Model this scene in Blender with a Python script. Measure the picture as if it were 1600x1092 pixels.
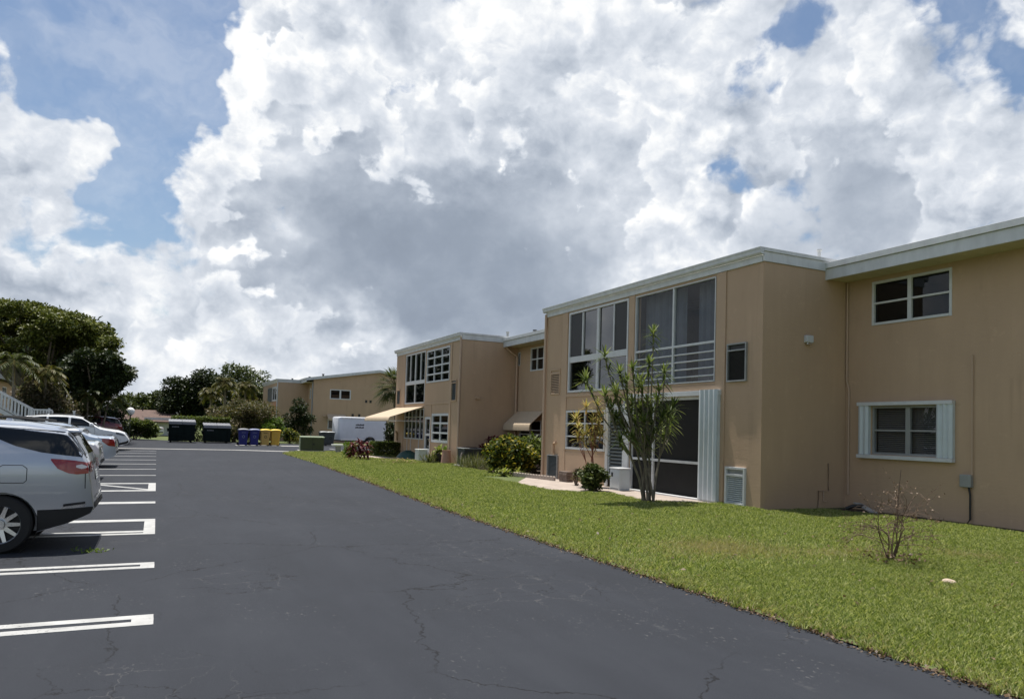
import bpy, bmesh, math, random
import numpy as np
from mathutils import Vector, Matrix, noise as mnoise

for o in list(bpy.data.objects):
    bpy.data.objects.remove(o, do_unlink=True)
S = bpy.context.scene
COL = S.collection
rng = np.random.default_rng(7)
random.seed(7)

# ------------------------------------------------------------------ camera
# world: +Y runs down the driveway, +X towards the long building, metres
F, CX, CY, H = 1152., 800., 623., 1.72


def _ray(u, v): return np.array([(u - CX) / F, -(v - CY) / F, -1.])


_Y = _ray(245., 655.5); _Y /= np.linalg.norm(_Y)
_X = _ray(3200., 742.); _X -= _Y * _X.dot(_Y); _X /= np.linalg.norm(_X)
RW = np.array([_X, _Y, np.cross(_X, _Y)])
CO = np.array([0, 0, H])


def wd(u, v): return RW @ _ray(u, v)
def PD(u, v, d): return CO + d * wd(u, v)                       # point at depth d
def G(u, v, z=0.): w = wd(u, v); return CO + (z - H) / w[2] * w   # on the ground
def PX(u, v, x): w = wd(u, v); return CO + x / w[0] * w           # on a plane x = const
def PY(u, v, y): w = wd(u, v); return CO + y / w[1] * w           # on a plane y = const


cam = bpy.data.cameras.new('camera')
cam.sensor_width = 36.
cam.lens = F / 1600. * 36.
cam.shift_x = 0.
cam.shift_y = (CY - 546.) / 1600.
cam.clip_start = .05
cam.clip_end = 4000.
camo = bpy.data.objects.new('camera', cam)
COL.objects.link(camo)
_m = Matrix(RW.tolist()).to_4x4()
_m.translation = Vector((0, 0, H))
camo.matrix_world = _m
S.camera = camo

# ------------------------------------------------------------------ light
S.view_settings.view_transform = 'Standard'
S.view_settings.look = 'None'
S.view_settings.exposure = .45
S.view_settings.gamma = 1.
SUN = Vector((-.043, .27, 1.)).normalized()
sl = bpy.data.lights.new('sun', 'SUN')
sl.energy = 4.8
sl.angle = math.radians(.5)
sl.color = (1., .955, .88)
so = bpy.data.objects.new('sun', sl)
COL.objects.link(so)
so.rotation_euler = SUN.to_track_quat('Z', 'Y').to_euler()
so.location = (0, 0, 40)

W = bpy.data.worlds.new('World')
S.world = W
W.use_nodes = True
NT = W.node_tree
NT.nodes.clear()


class NB:
    """small node-tree builder"""
    def __init__(s, nt): s.nt = nt
    def n(s, t, **k):
        x = s.nt.nodes.new(t)
        for a, b in k.items(): setattr(x, a, b)
        return x
    def put(s, sock, v):
        if isinstance(v, bpy.types.NodeSocket): s.nt.links.new(v, sock)
        else: sock.default_value = v
    def math(s, op, a, b=0., c=None, clamp=False):
        x = s.n('ShaderNodeMath', operation=op, use_clamp=clamp)
        s.put(x.inputs[0], a); s.put(x.inputs[1], b)
        if c is not None: s.put(x.inputs[2], c)
        return x.outputs[0]
    def vmath(s, op, a, b=None, scale=None):
        x = s.n('ShaderNodeVectorMath', operation=op)
        s.put(x.inputs[0], a)
        if b is not None: s.put(x.inputs[1], b)
        if scale is not None: s.put(x.inputs['Scale'], scale)
        return x.outputs['Value'] if op in ('DISTANCE', 'LENGTH', 'DOT_PRODUCT') else x.outputs[0]
    def noise(s, vec, scale, detail=6., rough=.55, dist=0., col=False, **k):
        x = s.n('ShaderNodeTexNoise', **k)
        if vec is not None: s.put(x.inputs['Vector'], vec)
        x.inputs['Scale'].default_value = scale; x.inputs['Detail'].default_value = detail
        x.inputs['Roughness'].default_value = rough; x.inputs['Distortion'].default_value = dist
        return x.outputs['Color' if col else 'Fac']
    def rng(s, v, a, b, c=0., d=1., interp='SMOOTHSTEP'):
        x = s.n('ShaderNodeMapRange', interpolation_type=interp)
        s.put(x.inputs[0], v)
        for i, q in zip((1, 2, 3, 4), (a, b, c, d)): s.put(x.inputs[i], q)
        return x.outputs[0]
    def ramp(s, v, stops, interp='LINEAR'):
        x = s.n('ShaderNodeValToRGB'); x.color_ramp.interpolation = interp
        e = x.color_ramp.elements
        while len(e) < len(stops): e.new(.5)
        for i, (p, c) in enumerate(stops):
            e[i].position = p; e[i].color = (*c, 1.)
        s.put(x.inputs[0], v)
        return x.outputs[0]
    def mix(s, f, a, b, blend='MIX'):
        x = s.n('ShaderNodeMix', data_type='RGBA', blend_type=blend)
        s.put(x.inputs[0], f)
        s.put(x.inputs[6], a if isinstance(a, bpy.types.NodeSocket) else (*a, 1.))
        s.put(x.inputs[7], b if isinstance(b, bpy.types.NodeSocket) else (*b, 1.))
        return x.outputs[2]


def sky_nodes():
    B = NB(NT)
    tc = B.n('ShaderNodeTexCoord').outputs['Generated']
    d0 = B.vmath('NORMALIZE', tc)
    wv = B.vmath('SUBTRACT', B.noise(d0, 9., 4., .65, col=True), (.5, .5, .5))
    d = B.vmath('ADD', d0, B.vmath('SCALE', wv, scale=.15))

    def blobs(lst, src, start):
        acc = start
        for (u, v, r, a) in lst:
            c = wd(u, v); c /= np.linalg.norm(c)
            g = B.rng(B.vmath('DISTANCE', src, tuple(c)), 0., r * 1.55 / F, a, 0.)
            acc = B.math('ADD', acc, g)
        return acc
    cover = [(95, 120, 40, -.25), (150, 130, 40, -.2), (200, 200, 40, -.2), (180, 300, 50, -.2), (60, 165, 30, -.15), (630, 430, 160, .35), (820, 300, 120, .2), (160, 330, 110, -.2), (110, 110, 90, -.25), (300, 130, 60, -.2), (260, 80, 80, -.2), (150, 60, 150, -.55), (250, 30, 95, -.45), (265, 165, 75, -.42), (60, 100, 70, -.25), (200, 335, 62, -.42),
             (230, 270, 55, -.3), (80, 310, 60, -.2), (335, 20, 60, -.3), (20, 330, 60, -.15), (645, 125, 42, -.34), (590, 15, 60, -.3), (720, 30, 40, -.12),
             (1138, 135, 46, -.32), (1200, 95, 40, -.26), (1268, 75, 46, -.31), (1148, 285, 38, -.28), (1125, 250, 34, -.2),
             (1520, 75, 85, -.42), (1450, 30, 50, -.3), (1598, 115, 50, -.4), (1245, 365, 75, -.2), (1240, 20, 50, -.3),
             (120, 190, 42, .5), (55, 245, 52, .5), (135, 315, 36, .4), (15, 130, 45, .3), (40, 60, 35, .2), (1330, 20, 50, .15), (1560, 40, 30, .25),
             (430, 100, 160, .2), (330, 120, 60, .25), (1360, 130, 100, .3), (1500, 190, 130, .25), (600, 300, 300, .2), (1000, 200, 200, .12), (150, 470, 200, .2), (1000, 60, 90, .15)]
    tone = [(600, 440, 225, -.14), (430, 385, 120, -.06), (765, 530, 205, -.16), (150, 450, 230, .10), (330, 520, 130, .09), (540, 560, 100, .10), (890, 400, 150, -.10), (730, 350, 150, -.06),
            (520, 330, 130, -.05), (650, 250, 110, -.03), (950, 290, 110, -.03), (340, 440, 80, -.08), (820, 110, 110, -.02), (650, 150, 160, .08), (800, 230, 120, .04),
            (1260, 320, 130, -.12), (1420, 290, 140, -.10), (330, 590, 120, -.06), (900, 170, 80, -.04), (1100, 480, 200, -.04), (1480, 130, 60, -.04),
            (340, 130, 150, .13), (470, 50, 120, .10), (560, 150, 110, .06), (290, 240, 100, .10), (380, 400, 28, .24),
            (870, 40, 140, .08), (1020, 170, 130, .09), (1390, 110, 120, .12), (1500, 190, 110, .08), (1180, 200, 110, .08), (1560, 320, 90, .17),
            (1070, 370, 110, .17), (980, 455, 60, .08), (555, 520, 45, .10), (440, 340, 35, .12), (100, 210, 90, .10), (60, 400, 120, .05), (420, 490, 50, .08),
            (200, 380, 90, .05), (600, 530, 40, .10), (1110, 260, 70, .06), (480, 570, 70, .05)]
    q = B.vmath('MULTIPLY', d0, (1., 1., 1.25))
    q = B.vmath('ADD', q, B.vmath('SCALE', wv, scale=.04))

    def billow(vec):
        n = B.noise(vec, 5.5, 6., .55)
        vo = B.n('ShaderNodeTexVoronoi', feature='F1')
        B.put(vo.inputs['Vector'], vec)
        vo.inputs['Scale'].default_value = 13.; vo.inputs['Detail'].default_value = 2.
        vo.inputs['Roughness'].default_value = .5
        vo.normalize = True
        return B.math('MULTIPLY_ADD', n, .8, B.math('MULTIPLY', vo.outputs['Distance'], -.62))
    L = (SUN + Vector((-.12, .25, 0))).normalized()
    b0 = billow(q)
    b1 = billow(B.vmath('ADD', q, tuple(L * .034)))
    f0 = B.noise(q, 24., 5., .62)
    f1 = B.noise(B.vmath('ADD', q, tuple(L * .013)), 24., 5., .62)
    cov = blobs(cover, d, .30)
    # unseen clouds behind the viewer are thinned to lessen the fill light
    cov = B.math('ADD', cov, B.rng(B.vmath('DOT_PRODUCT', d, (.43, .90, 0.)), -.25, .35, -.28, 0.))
    # unseen sky towards the sun is opened up too, to deepen the shadows
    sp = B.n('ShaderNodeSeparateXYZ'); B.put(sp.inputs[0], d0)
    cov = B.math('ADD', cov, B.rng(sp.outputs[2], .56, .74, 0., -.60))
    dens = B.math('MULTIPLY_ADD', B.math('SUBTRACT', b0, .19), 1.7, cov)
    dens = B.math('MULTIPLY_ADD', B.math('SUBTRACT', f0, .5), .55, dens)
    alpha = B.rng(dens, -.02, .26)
    # thin high veil over the blue
    veil = B.rng(B.noise(B.vmath('MULTIPLY', d, (1., 1., 2.2)), 5., 5., .6), .40, .74, .0, .24)
    alpha = B.math('MAXIMUM', alpha, veil)
    tn = blobs(tone, d, .71)
    rel = B.math('MULTIPLY', B.math('SUBTRACT', b0, b1), 1.15)
    rel = B.math('MULTIPLY_ADD', B.math('SUBTRACT', f0, f1), .42, rel)
    # thin edges are bright, thick hearts are greyer and smoother
    rel = B.math('MULTIPLY', rel, B.rng(tn, .40, .80, .22, 1.))
    edge = B.rng(dens, .12, .80, .12, -.04)
    t = B.math('ADD', B.math('ADD', tn, rel), edge)
    t = B.math('MULTIPLY_ADD', B.math('SUBTRACT', B.noise(d, 4., 3., .5), .5), .20, t)
    # a nearer layer of crisp puffs with bright sunward rims over the grey mass behind
    q2 = B.vmath('ADD', B.vmath('MULTIPLY', d0, (1., 1., 1.2)), B.vmath('ADD', B.vmath('SCALE', wv, scale=.07), (3.1, 1.7, .4)))
    p0 = billow(q2); p1 = billow(B.vmath('ADD', q2, tuple(L * .030)))
    d2 = B.math('MULTIPLY_ADD', B.math('SUBTRACT', p0, .205), 1.6, B.math('MULTIPLY_ADD', B.math('SUBTRACT', tn, .72), 1.15, .0))
    d2 = B.math('MULTIPLY_ADD', B.math('SUBTRACT', f0, .5), .28, d2)
    a2 = B.rng(d2, 0., .085)
    rim = B.math('MULTIPLY_ADD', B.math('SUBTRACT', p0, p1), 1.5, B.rng(d2, .0, .26, .15, -.06))
    t2 = B.math('ADD', B.math('MULTIPLY_ADD', tn, .85, .10), B.math('MULTIPLY_ADD', B.math('SUBTRACT', f0, f1), .40, rim))
    t = B.math('ADD', t, B.math('MULTIPLY', a2, B.math('MULTIPLY', B.math('SUBTRACT', t2, t), .85)))
    cloud = B.ramp(t, [(.30, (.225, .265, .335)), (.45, (.305, .355, .435)), (.58, (.425, .478, .56)), (.70, (.57, .62, .695)), (.82, (.72, .762, .825)), (.95, (.97, .98, .985))])
    sky = B.n('ShaderNodeTexSky', sky_type='NISHITA')
    sky.sun_disc = False
    sky.sun_elevation = math.asin(SUN.z)
    sky.sun_rotation = math.atan2(SUN.x, SUN.y)
    sky.air_density = 1.1; sky.dust_density = .8; sky.ozone_density = 1.6
    bs = B.n('ShaderNodeBackground'); B.put(bs.inputs[0], sky.outputs[0]); bs.inputs[1].default_value = .078
    bc = B.n('ShaderNodeBackground'); B.put(bc.inputs[0], cloud); bc.inputs[1].default_value = .76
    ms = B.n('ShaderNodeMixShader')
    B.put(ms.inputs[0], alpha); NT.links.new(bs.outputs[0], ms.inputs[1]); NT.links.new(bc.outputs[0], ms.inputs[2])
    o = B.n('ShaderNodeOutputWorld'); NT.links.new(ms.outputs[0], o.inputs[0])


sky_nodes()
W.cycles.sampling_method = 'NONE'

# ------------------------------------------------------------------ helpers
class MB:
    """collects shapes into one mesh"""
    def __init__(s): s.v, s.f = [], []
    def add(s, vs, fs):
        o = len(s.v); s.v += [tuple(map(float, p)) for p in vs]; s.f += [tuple(i + o for i in q) for q in fs]; return s
    def box(s, x0, x1, y0, y1, z0, z1):
        x0, x1 = sorted((x0, x1)); y0, y1 = sorted((y0, y1)); z0, z1 = sorted((z0, z1))
        return s.add([(x, y, z) for x in (x0, x1) for y in (y0, y1) for z in (z0, z1)],
                     [(0, 1, 3, 2), (4, 6, 7, 5), (0, 4, 5, 1), (2, 3, 7, 6), (0, 2, 6, 4), (1, 5, 7, 3)])
    def hexa(s, p): return s.add(p, [(0, 1, 3, 2), (4, 6, 7, 5), (0, 4, 5, 1), (2, 3, 7, 6), (0, 2, 6, 4), (1, 5, 7, 3)])
    def quad(s, *p): return s.add(p, [tuple(range(len(p)))])
    def tube(s, pts, r, n=8, cap=True):
        pts = [Vector([float(c) for c in p]) for p in pts]
        rs = [float(q) for q in r] if hasattr(r, '__len__') else [float(r)] * len(pts)
        vs = []
        for i, p in enumerate(pts):
            a = pts[max(i - 1, 0)]; b = pts[min(i + 1, len(pts) - 1)]
            t = (b - a).normalized()
            ref = Vector((0, 0, 1)) if abs(t.z) < .9 else Vector((1, 0, 0))
            e1 = t.cross(ref).normalized(); e2 = t.cross(e1)
            for k in range(n):
                c = 2 * math.pi * k / n
                vs.append(p + rs[i] * (math.cos(c) * e1 + math.sin(c) * e2))
        fs = [(i * n + k, i * n + (k + 1) % n, (i + 1) * n + (k + 1) % n, (i + 1) * n + k) for i in range(len(pts) - 1) for k in range(n)]
        if cap: fs += [tuple(range(n))[::-1], tuple(range((len(pts) - 1) * n, len(pts) * n))]
        return s.add(vs, fs)
    def prism(s, poly, lo, hi, axis='z'):
        n = len(poly)
        def P(a, b, c): return (a, b, c) if axis == 'z' else ((a, c, b) if axis == 'y' else (c, a, b))
        return s.add([P(a, b, lo) for a, b in poly] + [P(a, b, hi) for a, b in poly],
                     [tuple(range(n))[::-1], tuple(range(n, 2 * n))] + [(i, (i + 1) % n, n + (i + 1) % n, n + i) for i in range(n)])
    def lathe(s, prof, c, n=20, axis='z'):
        vs = []
        for r, h in prof:
            for k in range(n):
                a = 2 * math.pi * k / n; p, q = r * math.cos(a), r * math.sin(a)
                vs.append((c[0] + p, c[1] + q, c[2] + h) if axis == 'z' else (c[0] + p, c[1] + h, c[2] + q))
        return s.add(vs, [(i * n + k, i * n + (k + 1) % n, (i + 1) * n + (k + 1) % n, (i + 1) * n + k) for i in range(len(prof) - 1) for k in range(n)])
    def build(s, name, m, parent=None, smooth=False, bevel=0., kind=None, label=None, cat=None, group=None, fix=True):
        me = bpy.data.meshes.new(name); me.from_pydata(s.v, [], s.f); me.update()
        if fix:
            b = bmesh.new(); b.from_mesh(me); bmesh.ops.recalc_face_normals(b, faces=b.faces); b.to_mesh(me); b.free()
        return link(name, me, m, parent, smooth, bevel, kind, label, cat, group)


def link(name, me, m, parent=None, smooth=False, bevel=0., kind=None, label=None, cat=None, group=None):
    o = bpy.data.objects.new(name, me); COL.objects.link(o)
    if m: me.materials.append(m)
    if smooth:
        me.polygons.foreach_set('use_smooth', [True] * len(me.polygons))
        try: me.set_sharp_from_angle(angle=math.radians(38))
        except Exception: pass
    if bevel:
        b = o.modifiers.new('bevel', 'BEVEL'); b.width = bevel; b.segments = 2; b.limit_method = 'ANGLE'; b.angle_limit = math.radians(40)
    if parent:
        o.parent = parent; o.matrix_parent_inverse = parent_matrix(parent).inverted()
    tag(o, label, cat, group, kind)
    return o


def parent_matrix(o):
    m = Matrix.LocRotScale(o.location, o.rotation_euler, o.scale)
    return (parent_matrix(o.parent) @ o.matrix_parent_inverse @ m) if o.parent else m


def tag(o, label=None, cat=None, group=None, kind=None):
    if label: o['label'] = label
    if cat: o['category'] = cat
    if group: o['group'] = group
    if kind: o['kind'] = kind
    return o


def thing(name, label, cat, loc=(0, 0, 0), group=None):
    o = bpy.data.objects.new(name, None); COL.objects.link(o)
    o.location = loc; o.empty_display_size = .3
    return tag(o, label, cat, group)


def mesh_np(name, V, Fc):
    """V (n,3), Fc (m,k) all faces with k corners"""
    me = bpy.data.meshes.new(name)
    k = Fc.shape[1]
    me.vertices.add(len(V)); me.vertices.foreach_set('co', np.ascontiguousarray(V, dtype=np.float32).ravel())
    me.loops.add(Fc.size); me.loops.foreach_set('vertex_index', np.ascontiguousarray(Fc, dtype=np.int32).ravel())
    me.polygons.add(len(Fc)); me.polygons.foreach_set('loop_start', np.arange(0, Fc.size, k, dtype=np.int32))
    me.update(calc_edges=True)
    return me


# ------------------------------------------------------------------ materials
MATS = {}


def mat(name, base, rough=.6, metal=0., var=0., vscale=3., bump=0., bscale=60., spec=.5, coat=0., var2=None, stretch=None):
    """principled paint with optional large soft variation and fine bump, all in object space"""
    m = bpy.data.materials.new(name); m.use_nodes = True
    B = NB(m.node_tree); p = m.node_tree.nodes['Principled BSDF']
    p.inputs['Base Color'].default_value = (*base, 1)
    p.inputs['Roughness'].default_value = rough; p.inputs['Metallic'].default_value = metal
    p.inputs['Specular IOR Level'].default_value = spec
    p.inputs['Coat Weight'].default_value = coat
    co = None
    if var or bump:
        co = B.n('ShaderNodeTexCoord').outputs['Object']
        if stretch: co = B.vmath('MULTIPLY', co, stretch)
    if var:
        n = B.noise(co, vscale, 6., .6)
        lo = tuple(c * (1 - var) for c in base); hi = tuple(min(1, c * (1 + var * .7)) for c in base) if var2 is None else var2
        B.put(p.inputs['Base Color'], B.ramp(n, [(.32, lo), (.68, hi)]))
    if bump:
        bp = B.n('ShaderNodeBump'); bp.inputs['Strength'].default_value = bump; bp.inputs['Distance'].default_value = .01
        B.put(bp.inputs['Height'], B.noise(co, bscale, 4., .6)); B.put(p.inputs['Normal'], bp.outputs[0])
    MATS[name] = m
    return m


def wall_mat(name, base):
    """painted stucco: fine grain, faint streaks running down, slight grime by noise"""
    m = bpy.data.materials.new(name); m.use_nodes = True
    B = NB(m.node_tree); p = m.node_tree.nodes['Principled BSDF']
    co = B.n('ShaderNodeTexCoord').outputs['Object']
    st = B.noise(B.vmath('MULTIPLY', co, (2.5, 2.5, .4)), 1., 6., .65)
    bl = B.noise(co, .7, 5., .6)
    f = B.math('MULTIPLY_ADD', st, .5, B.math('MULTIPLY', bl, .5))
    run = B.noise(B.vmath('MULTIPLY', co, (3.2, 3.2, .2)), 1., 4., .6)
    c = B.ramp(f, [(.30, tuple(x * .86 for x in base)), (.42, tuple(x * .96 for x in base)), (.55, base), (.70, tuple(x * 1.07 for x in base))])
    c = B.mix(B.math('MULTIPLY', B.rng(run, .56, .74, 0., .30), B.rng(bl, .42, .6, 0., 1.)), c, tuple(x * .55 for x in base))
    c = B.mix(B.rng(B.noise(co, 3.2, 5., .7), .60, .68, 0., .22), c, tuple(min(1., x * 1.3) for x in base))
    B.put(p.inputs['Base Color'], c)
    p.inputs['Roughness'].default_value = .88; p.inputs['Specular IOR Level'].default_value = .25
    h = B.math('ADD', B.noise(co, 90., 4., .7), B.math('MULTIPLY', B.noise(B.vmath('MULTIPLY', co, (1., 1., 3.)), 5., 3., .5), 1.6))
    bp = B.n('ShaderNodeBump'); bp.inputs['Strength'].default_value = .35; bp.inputs['Distance'].default_value = .008
    B.put(bp.inputs['Height'], h); B.put(p.inputs['Normal'], bp.outputs[0])
    MATS[name] = m
    return m


def leaf_mat(name, cols, trans=.35, rough=.5):
    m = bpy.data.materials.new(name); m.use_nodes = True
    B = NB(m.node_tree); nt = m.node_tree; p = nt.nodes['Principled BSDF']
    g = B.n('ShaderNodeNewGeometry').outputs['Random Per Island']
    n = len(cols)
    c = B.ramp(g, [((i + .5) / n, q) for i, q in enumerate(cols)])
    B.put(p.inputs['Base Color'], c); p.inputs['Roughness'].default_value = rough; p.inputs['Specular IOR Level'].default_value = .22
    t = B.n('ShaderNodeBsdfTranslucent'); B.put(t.inputs[0], B.mix(1., c, (1.25, 1.3, .7), 'MULTIPLY'))
    x = B.n('ShaderNodeMixShader'); x.inputs[0].default_value = trans
    nt.links.new(p.outputs[0], x.inputs[1]); nt.links.new(t.outputs[0], x.inputs[2])
    nt.links.new(x.outputs[0], nt.nodes['Material Output'].inputs[0])
    MATS[name] = m
    return m


def glass_mat(name, tint, see, ior=1.5):
    """flat window glass: fresnel reflection over a darkened view through"""
    m = bpy.data.materials.new(name); m.use_nodes = True
    nt = m.node_tree; B = NB(nt); nt.nodes.remove(nt.nodes['Principled BSDF'])
    tr = B.n('ShaderNodeBsdfTransparent'); tr.inputs[0].default_value = (*tint, 1)
    df = B.n('ShaderNodeBsdfDiffuse'); df.inputs[0].default_value = (.005, .006, .007, 1)
    a = B.n('ShaderNodeMixShader'); a.inputs[0].default_value = see
    nt.links.new(df.outputs[0], a.inputs[1]); nt.links.new(tr.outputs[0], a.inputs[2])
    gl = B.n('ShaderNodeBsdfGlossy'); gl.inputs['Roughness'].default_value = .02; gl.inputs[0].default_value = (.9, .9, .9, 1)
    ge = B.n('ShaderNodeNewGeometry'); c_ = B.math('ABSOLUTE', B.vmath('DOT_PRODUCT', ge.outputs['Incoming'], ge.outputs['Normal']))
    f0 = ((ior - 1) / (ior + 1)) ** 2
    fr = B.math('MULTIPLY_ADD', B.math('POWER', B.math('SUBTRACT', 1., c_, clamp=True), 5.), 1 - f0, f0)
    b = B.n('ShaderNodeMixShader'); nt.links.new(fr, b.inputs[0])
    nt.links.new(a.outputs[0], b.inputs[1]); nt.links.new(gl.outputs[0], b.inputs[2])
    nt.links.new(b.outputs[0], nt.nodes['Material Output'].inputs[0])
    MATS[name] = m
    return m


WALL = (.475, .336, .228)
M = {
    'wall': wall_mat('tan_stucco', WALL),
    'trim': wall_mat('tan_trim', (.49, .35, .242)),
    'salmon': wall_mat('salmon_stucco', (.42, .24, .16)),
    'white': mat('white_paint', (.58, .59, .60), .5, var=.08, vscale=5.),
    'fascia': mat('pale_fascia_paint', (.58, .59, .60), .55, var=.12, vscale=4., stretch=(1, 1, .4)),
    'soffit': mat('cream_soffit', (.50, .44, .30), .7, var=.08),
    'roof': mat('pale_roof', (.55, .55, .53), .8, var=.15),
    'glass': glass_mat('window_glass', (.3, .31, .32), .3),
    'mirror_glass': glass_mat('tinted_glass', (.3, .28, .26), .4, 2.3),
    'clear_glass': glass_mat('clear_glass', (.86, .88, .9), .92),
    'car_glass': glass_mat('car_glass', (.25, .27, .3), .12, 1.5),
    'dark': mat('dark_interior', (.045, .043, .04), .9),
    'screen': mat('insect_screen', (.008, .0075, .007), .9, var=.3, vscale=.8),
    'curtain': mat('grey_curtain', (.15, .17, .20), .9, var=.1, vscale=4.),
    'blind': mat('slat_blind', (.16, .155, .14), .7),
    'black': mat('black_metal', (.018, .018, .018), .5),
    'rubber': mat('black_rubber', (.014, .014, .014), .8, bump=.3, bscale=30.),
    'steel': mat('bright_steel', (.62, .63, .64), .25, 1.),
    'grey_metal': mat('grey_metal', (.30, .31, .31), .5, .3, var=.1),
    'shutter': mat('white_shutter', (.54, .59, .62), .45, var=.06),
    'grille': mat('dark_grille', (.03, .03, .032), .6),
    'slate': mat('grey_jalousie', (.11, .13, .14), .45),
    'concrete': mat('pale_concrete', (.37, .31, .265), .9, var=.22, vscale=2.5, bump=.3),
    'concrete_grey': mat('grey_concrete', (.38, .37, .35), .9, var=.2, vscale=2., bump=.3),
    'brick': mat('grey_brown_brick', (.16, .12, .10), .9, var=.3, vscale=12., bump=.4),
    'awning': mat('tan_awning_fabric', (.47, .37, .26), .8, var=.06, vscale=6.),
    'pipe': mat('tan_pipe', (.47, .34, .245), .6),
    'soil': mat('dark_soil', (.05, .035, .022), 1., var=.4, vscale=6., bump=.6),
    'bark': mat('grey_bark', (.17, .135, .10), .9, var=.35, vscale=9., bump=.6, bscale=25.),
    'pale_bark': mat('pale_bark', (.17, .145, .11), .9, var=.3, vscale=9., bump=.4, bscale=25.),
    'dry_twig': mat('dry_twig', (.15, .10, .07), .9, var=.3, vscale=12.),
    'red_cane': mat('reddish_cane', (.22, .09, .055), .8, var=.3, vscale=8.),
    'roof_brown': mat('brown_shingle', (.115, .072, .058), .9, var=.25, vscale=3., bump=.3),
    'transformer': mat('olive_green_enamel', (.045, .055, .016), .45, var=.12, vscale=4.),
    'transformer_lid': mat('pale_green_enamel', (.22, .26, .17), .6, var=.15, vscale=4.),  # paler green than the cabinet, on the lid and left side
    'dumpster': mat('dark_green_steel', (.007, .013, .012), .75, spec=.12, var=.35, vscale=3.),
    'dumpster_lid': mat('grey_plastic_lid', (.21, .215, .235), .5, var=.1),
    'cart_blue': mat('blue_plastic', (.016, .020, .16), .45, var=.1),
    'cart_blue_lid': mat('pale_blue_lid', (.20, .22, .34), .45),
    'cart_yellow': mat('yellow_plastic', (.60, .37, .05), .5, var=.08),
    'cart_gold': mat('gold_plastic', (.55, .36, .10), .5, var=.08),
    'cart_yellow_lid': mat('bright_yellow_lid', (.78, .56, .05), .45),
    'globe': mat('white_globe', (.85, .85, .82), .25),
    'trailer': mat('white_trailer_skin', (.70, .715, .75), .35, var=.05, vscale=2., coat=.2),
    'rock': mat('pale_rock', (.50, .40, .30), .9, var=.3, vscale=14., bump=.5),
    'tarp': mat('dark_green_tarp', (.012, .05, .04), .55),
    'terracotta': mat('dusty_terracotta', (.40, .23, .17), .85, var=.15, vscale=8.),
    'ac': mat('grey_green_ac', (.055, .065, .065), .6),
    'red_lens': mat('red_lens', (.26, .006, .010), .10, coat=.6),
    'clear_lens': mat('clear_lens', (.72, .66, .66), .1, coat=.6),
    'head_lens': mat('headlight_lens', (.20, .22, .25), .06, .3, coat=1.),
    'chrome': mat('chrome', (.75, .76, .77), .12, 1.),
    'cladding': mat('black_cladding', (.009, .009, .010), .6),
    'gap': mat('panel_gap', (.012, .012, .013), .8),
    'plate': mat('licence_plate', (.55, .57, .56), .5),
}


def paint(name, base, metal, rough=.30):
    return mat(name, base, rough, metal, coat=1., var=.02, vscale=1.)


M['silver'] = paint('silver_paint', (.43, .455, .50), .75, .32)
M['pale_silver'] = paint('pale_silver_paint', (.62, .64, .64), .6, .32)
M['blue_silver'] = paint('blue_silver_paint', (.50, .55, .61), .7, .32)
M['white_car'] = paint('white_car_paint', (.80, .81, .82), 0., .3)
M['dark_red'] = paint('dark_red_paint', (.13, .012, .02), .3, .3)


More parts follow.
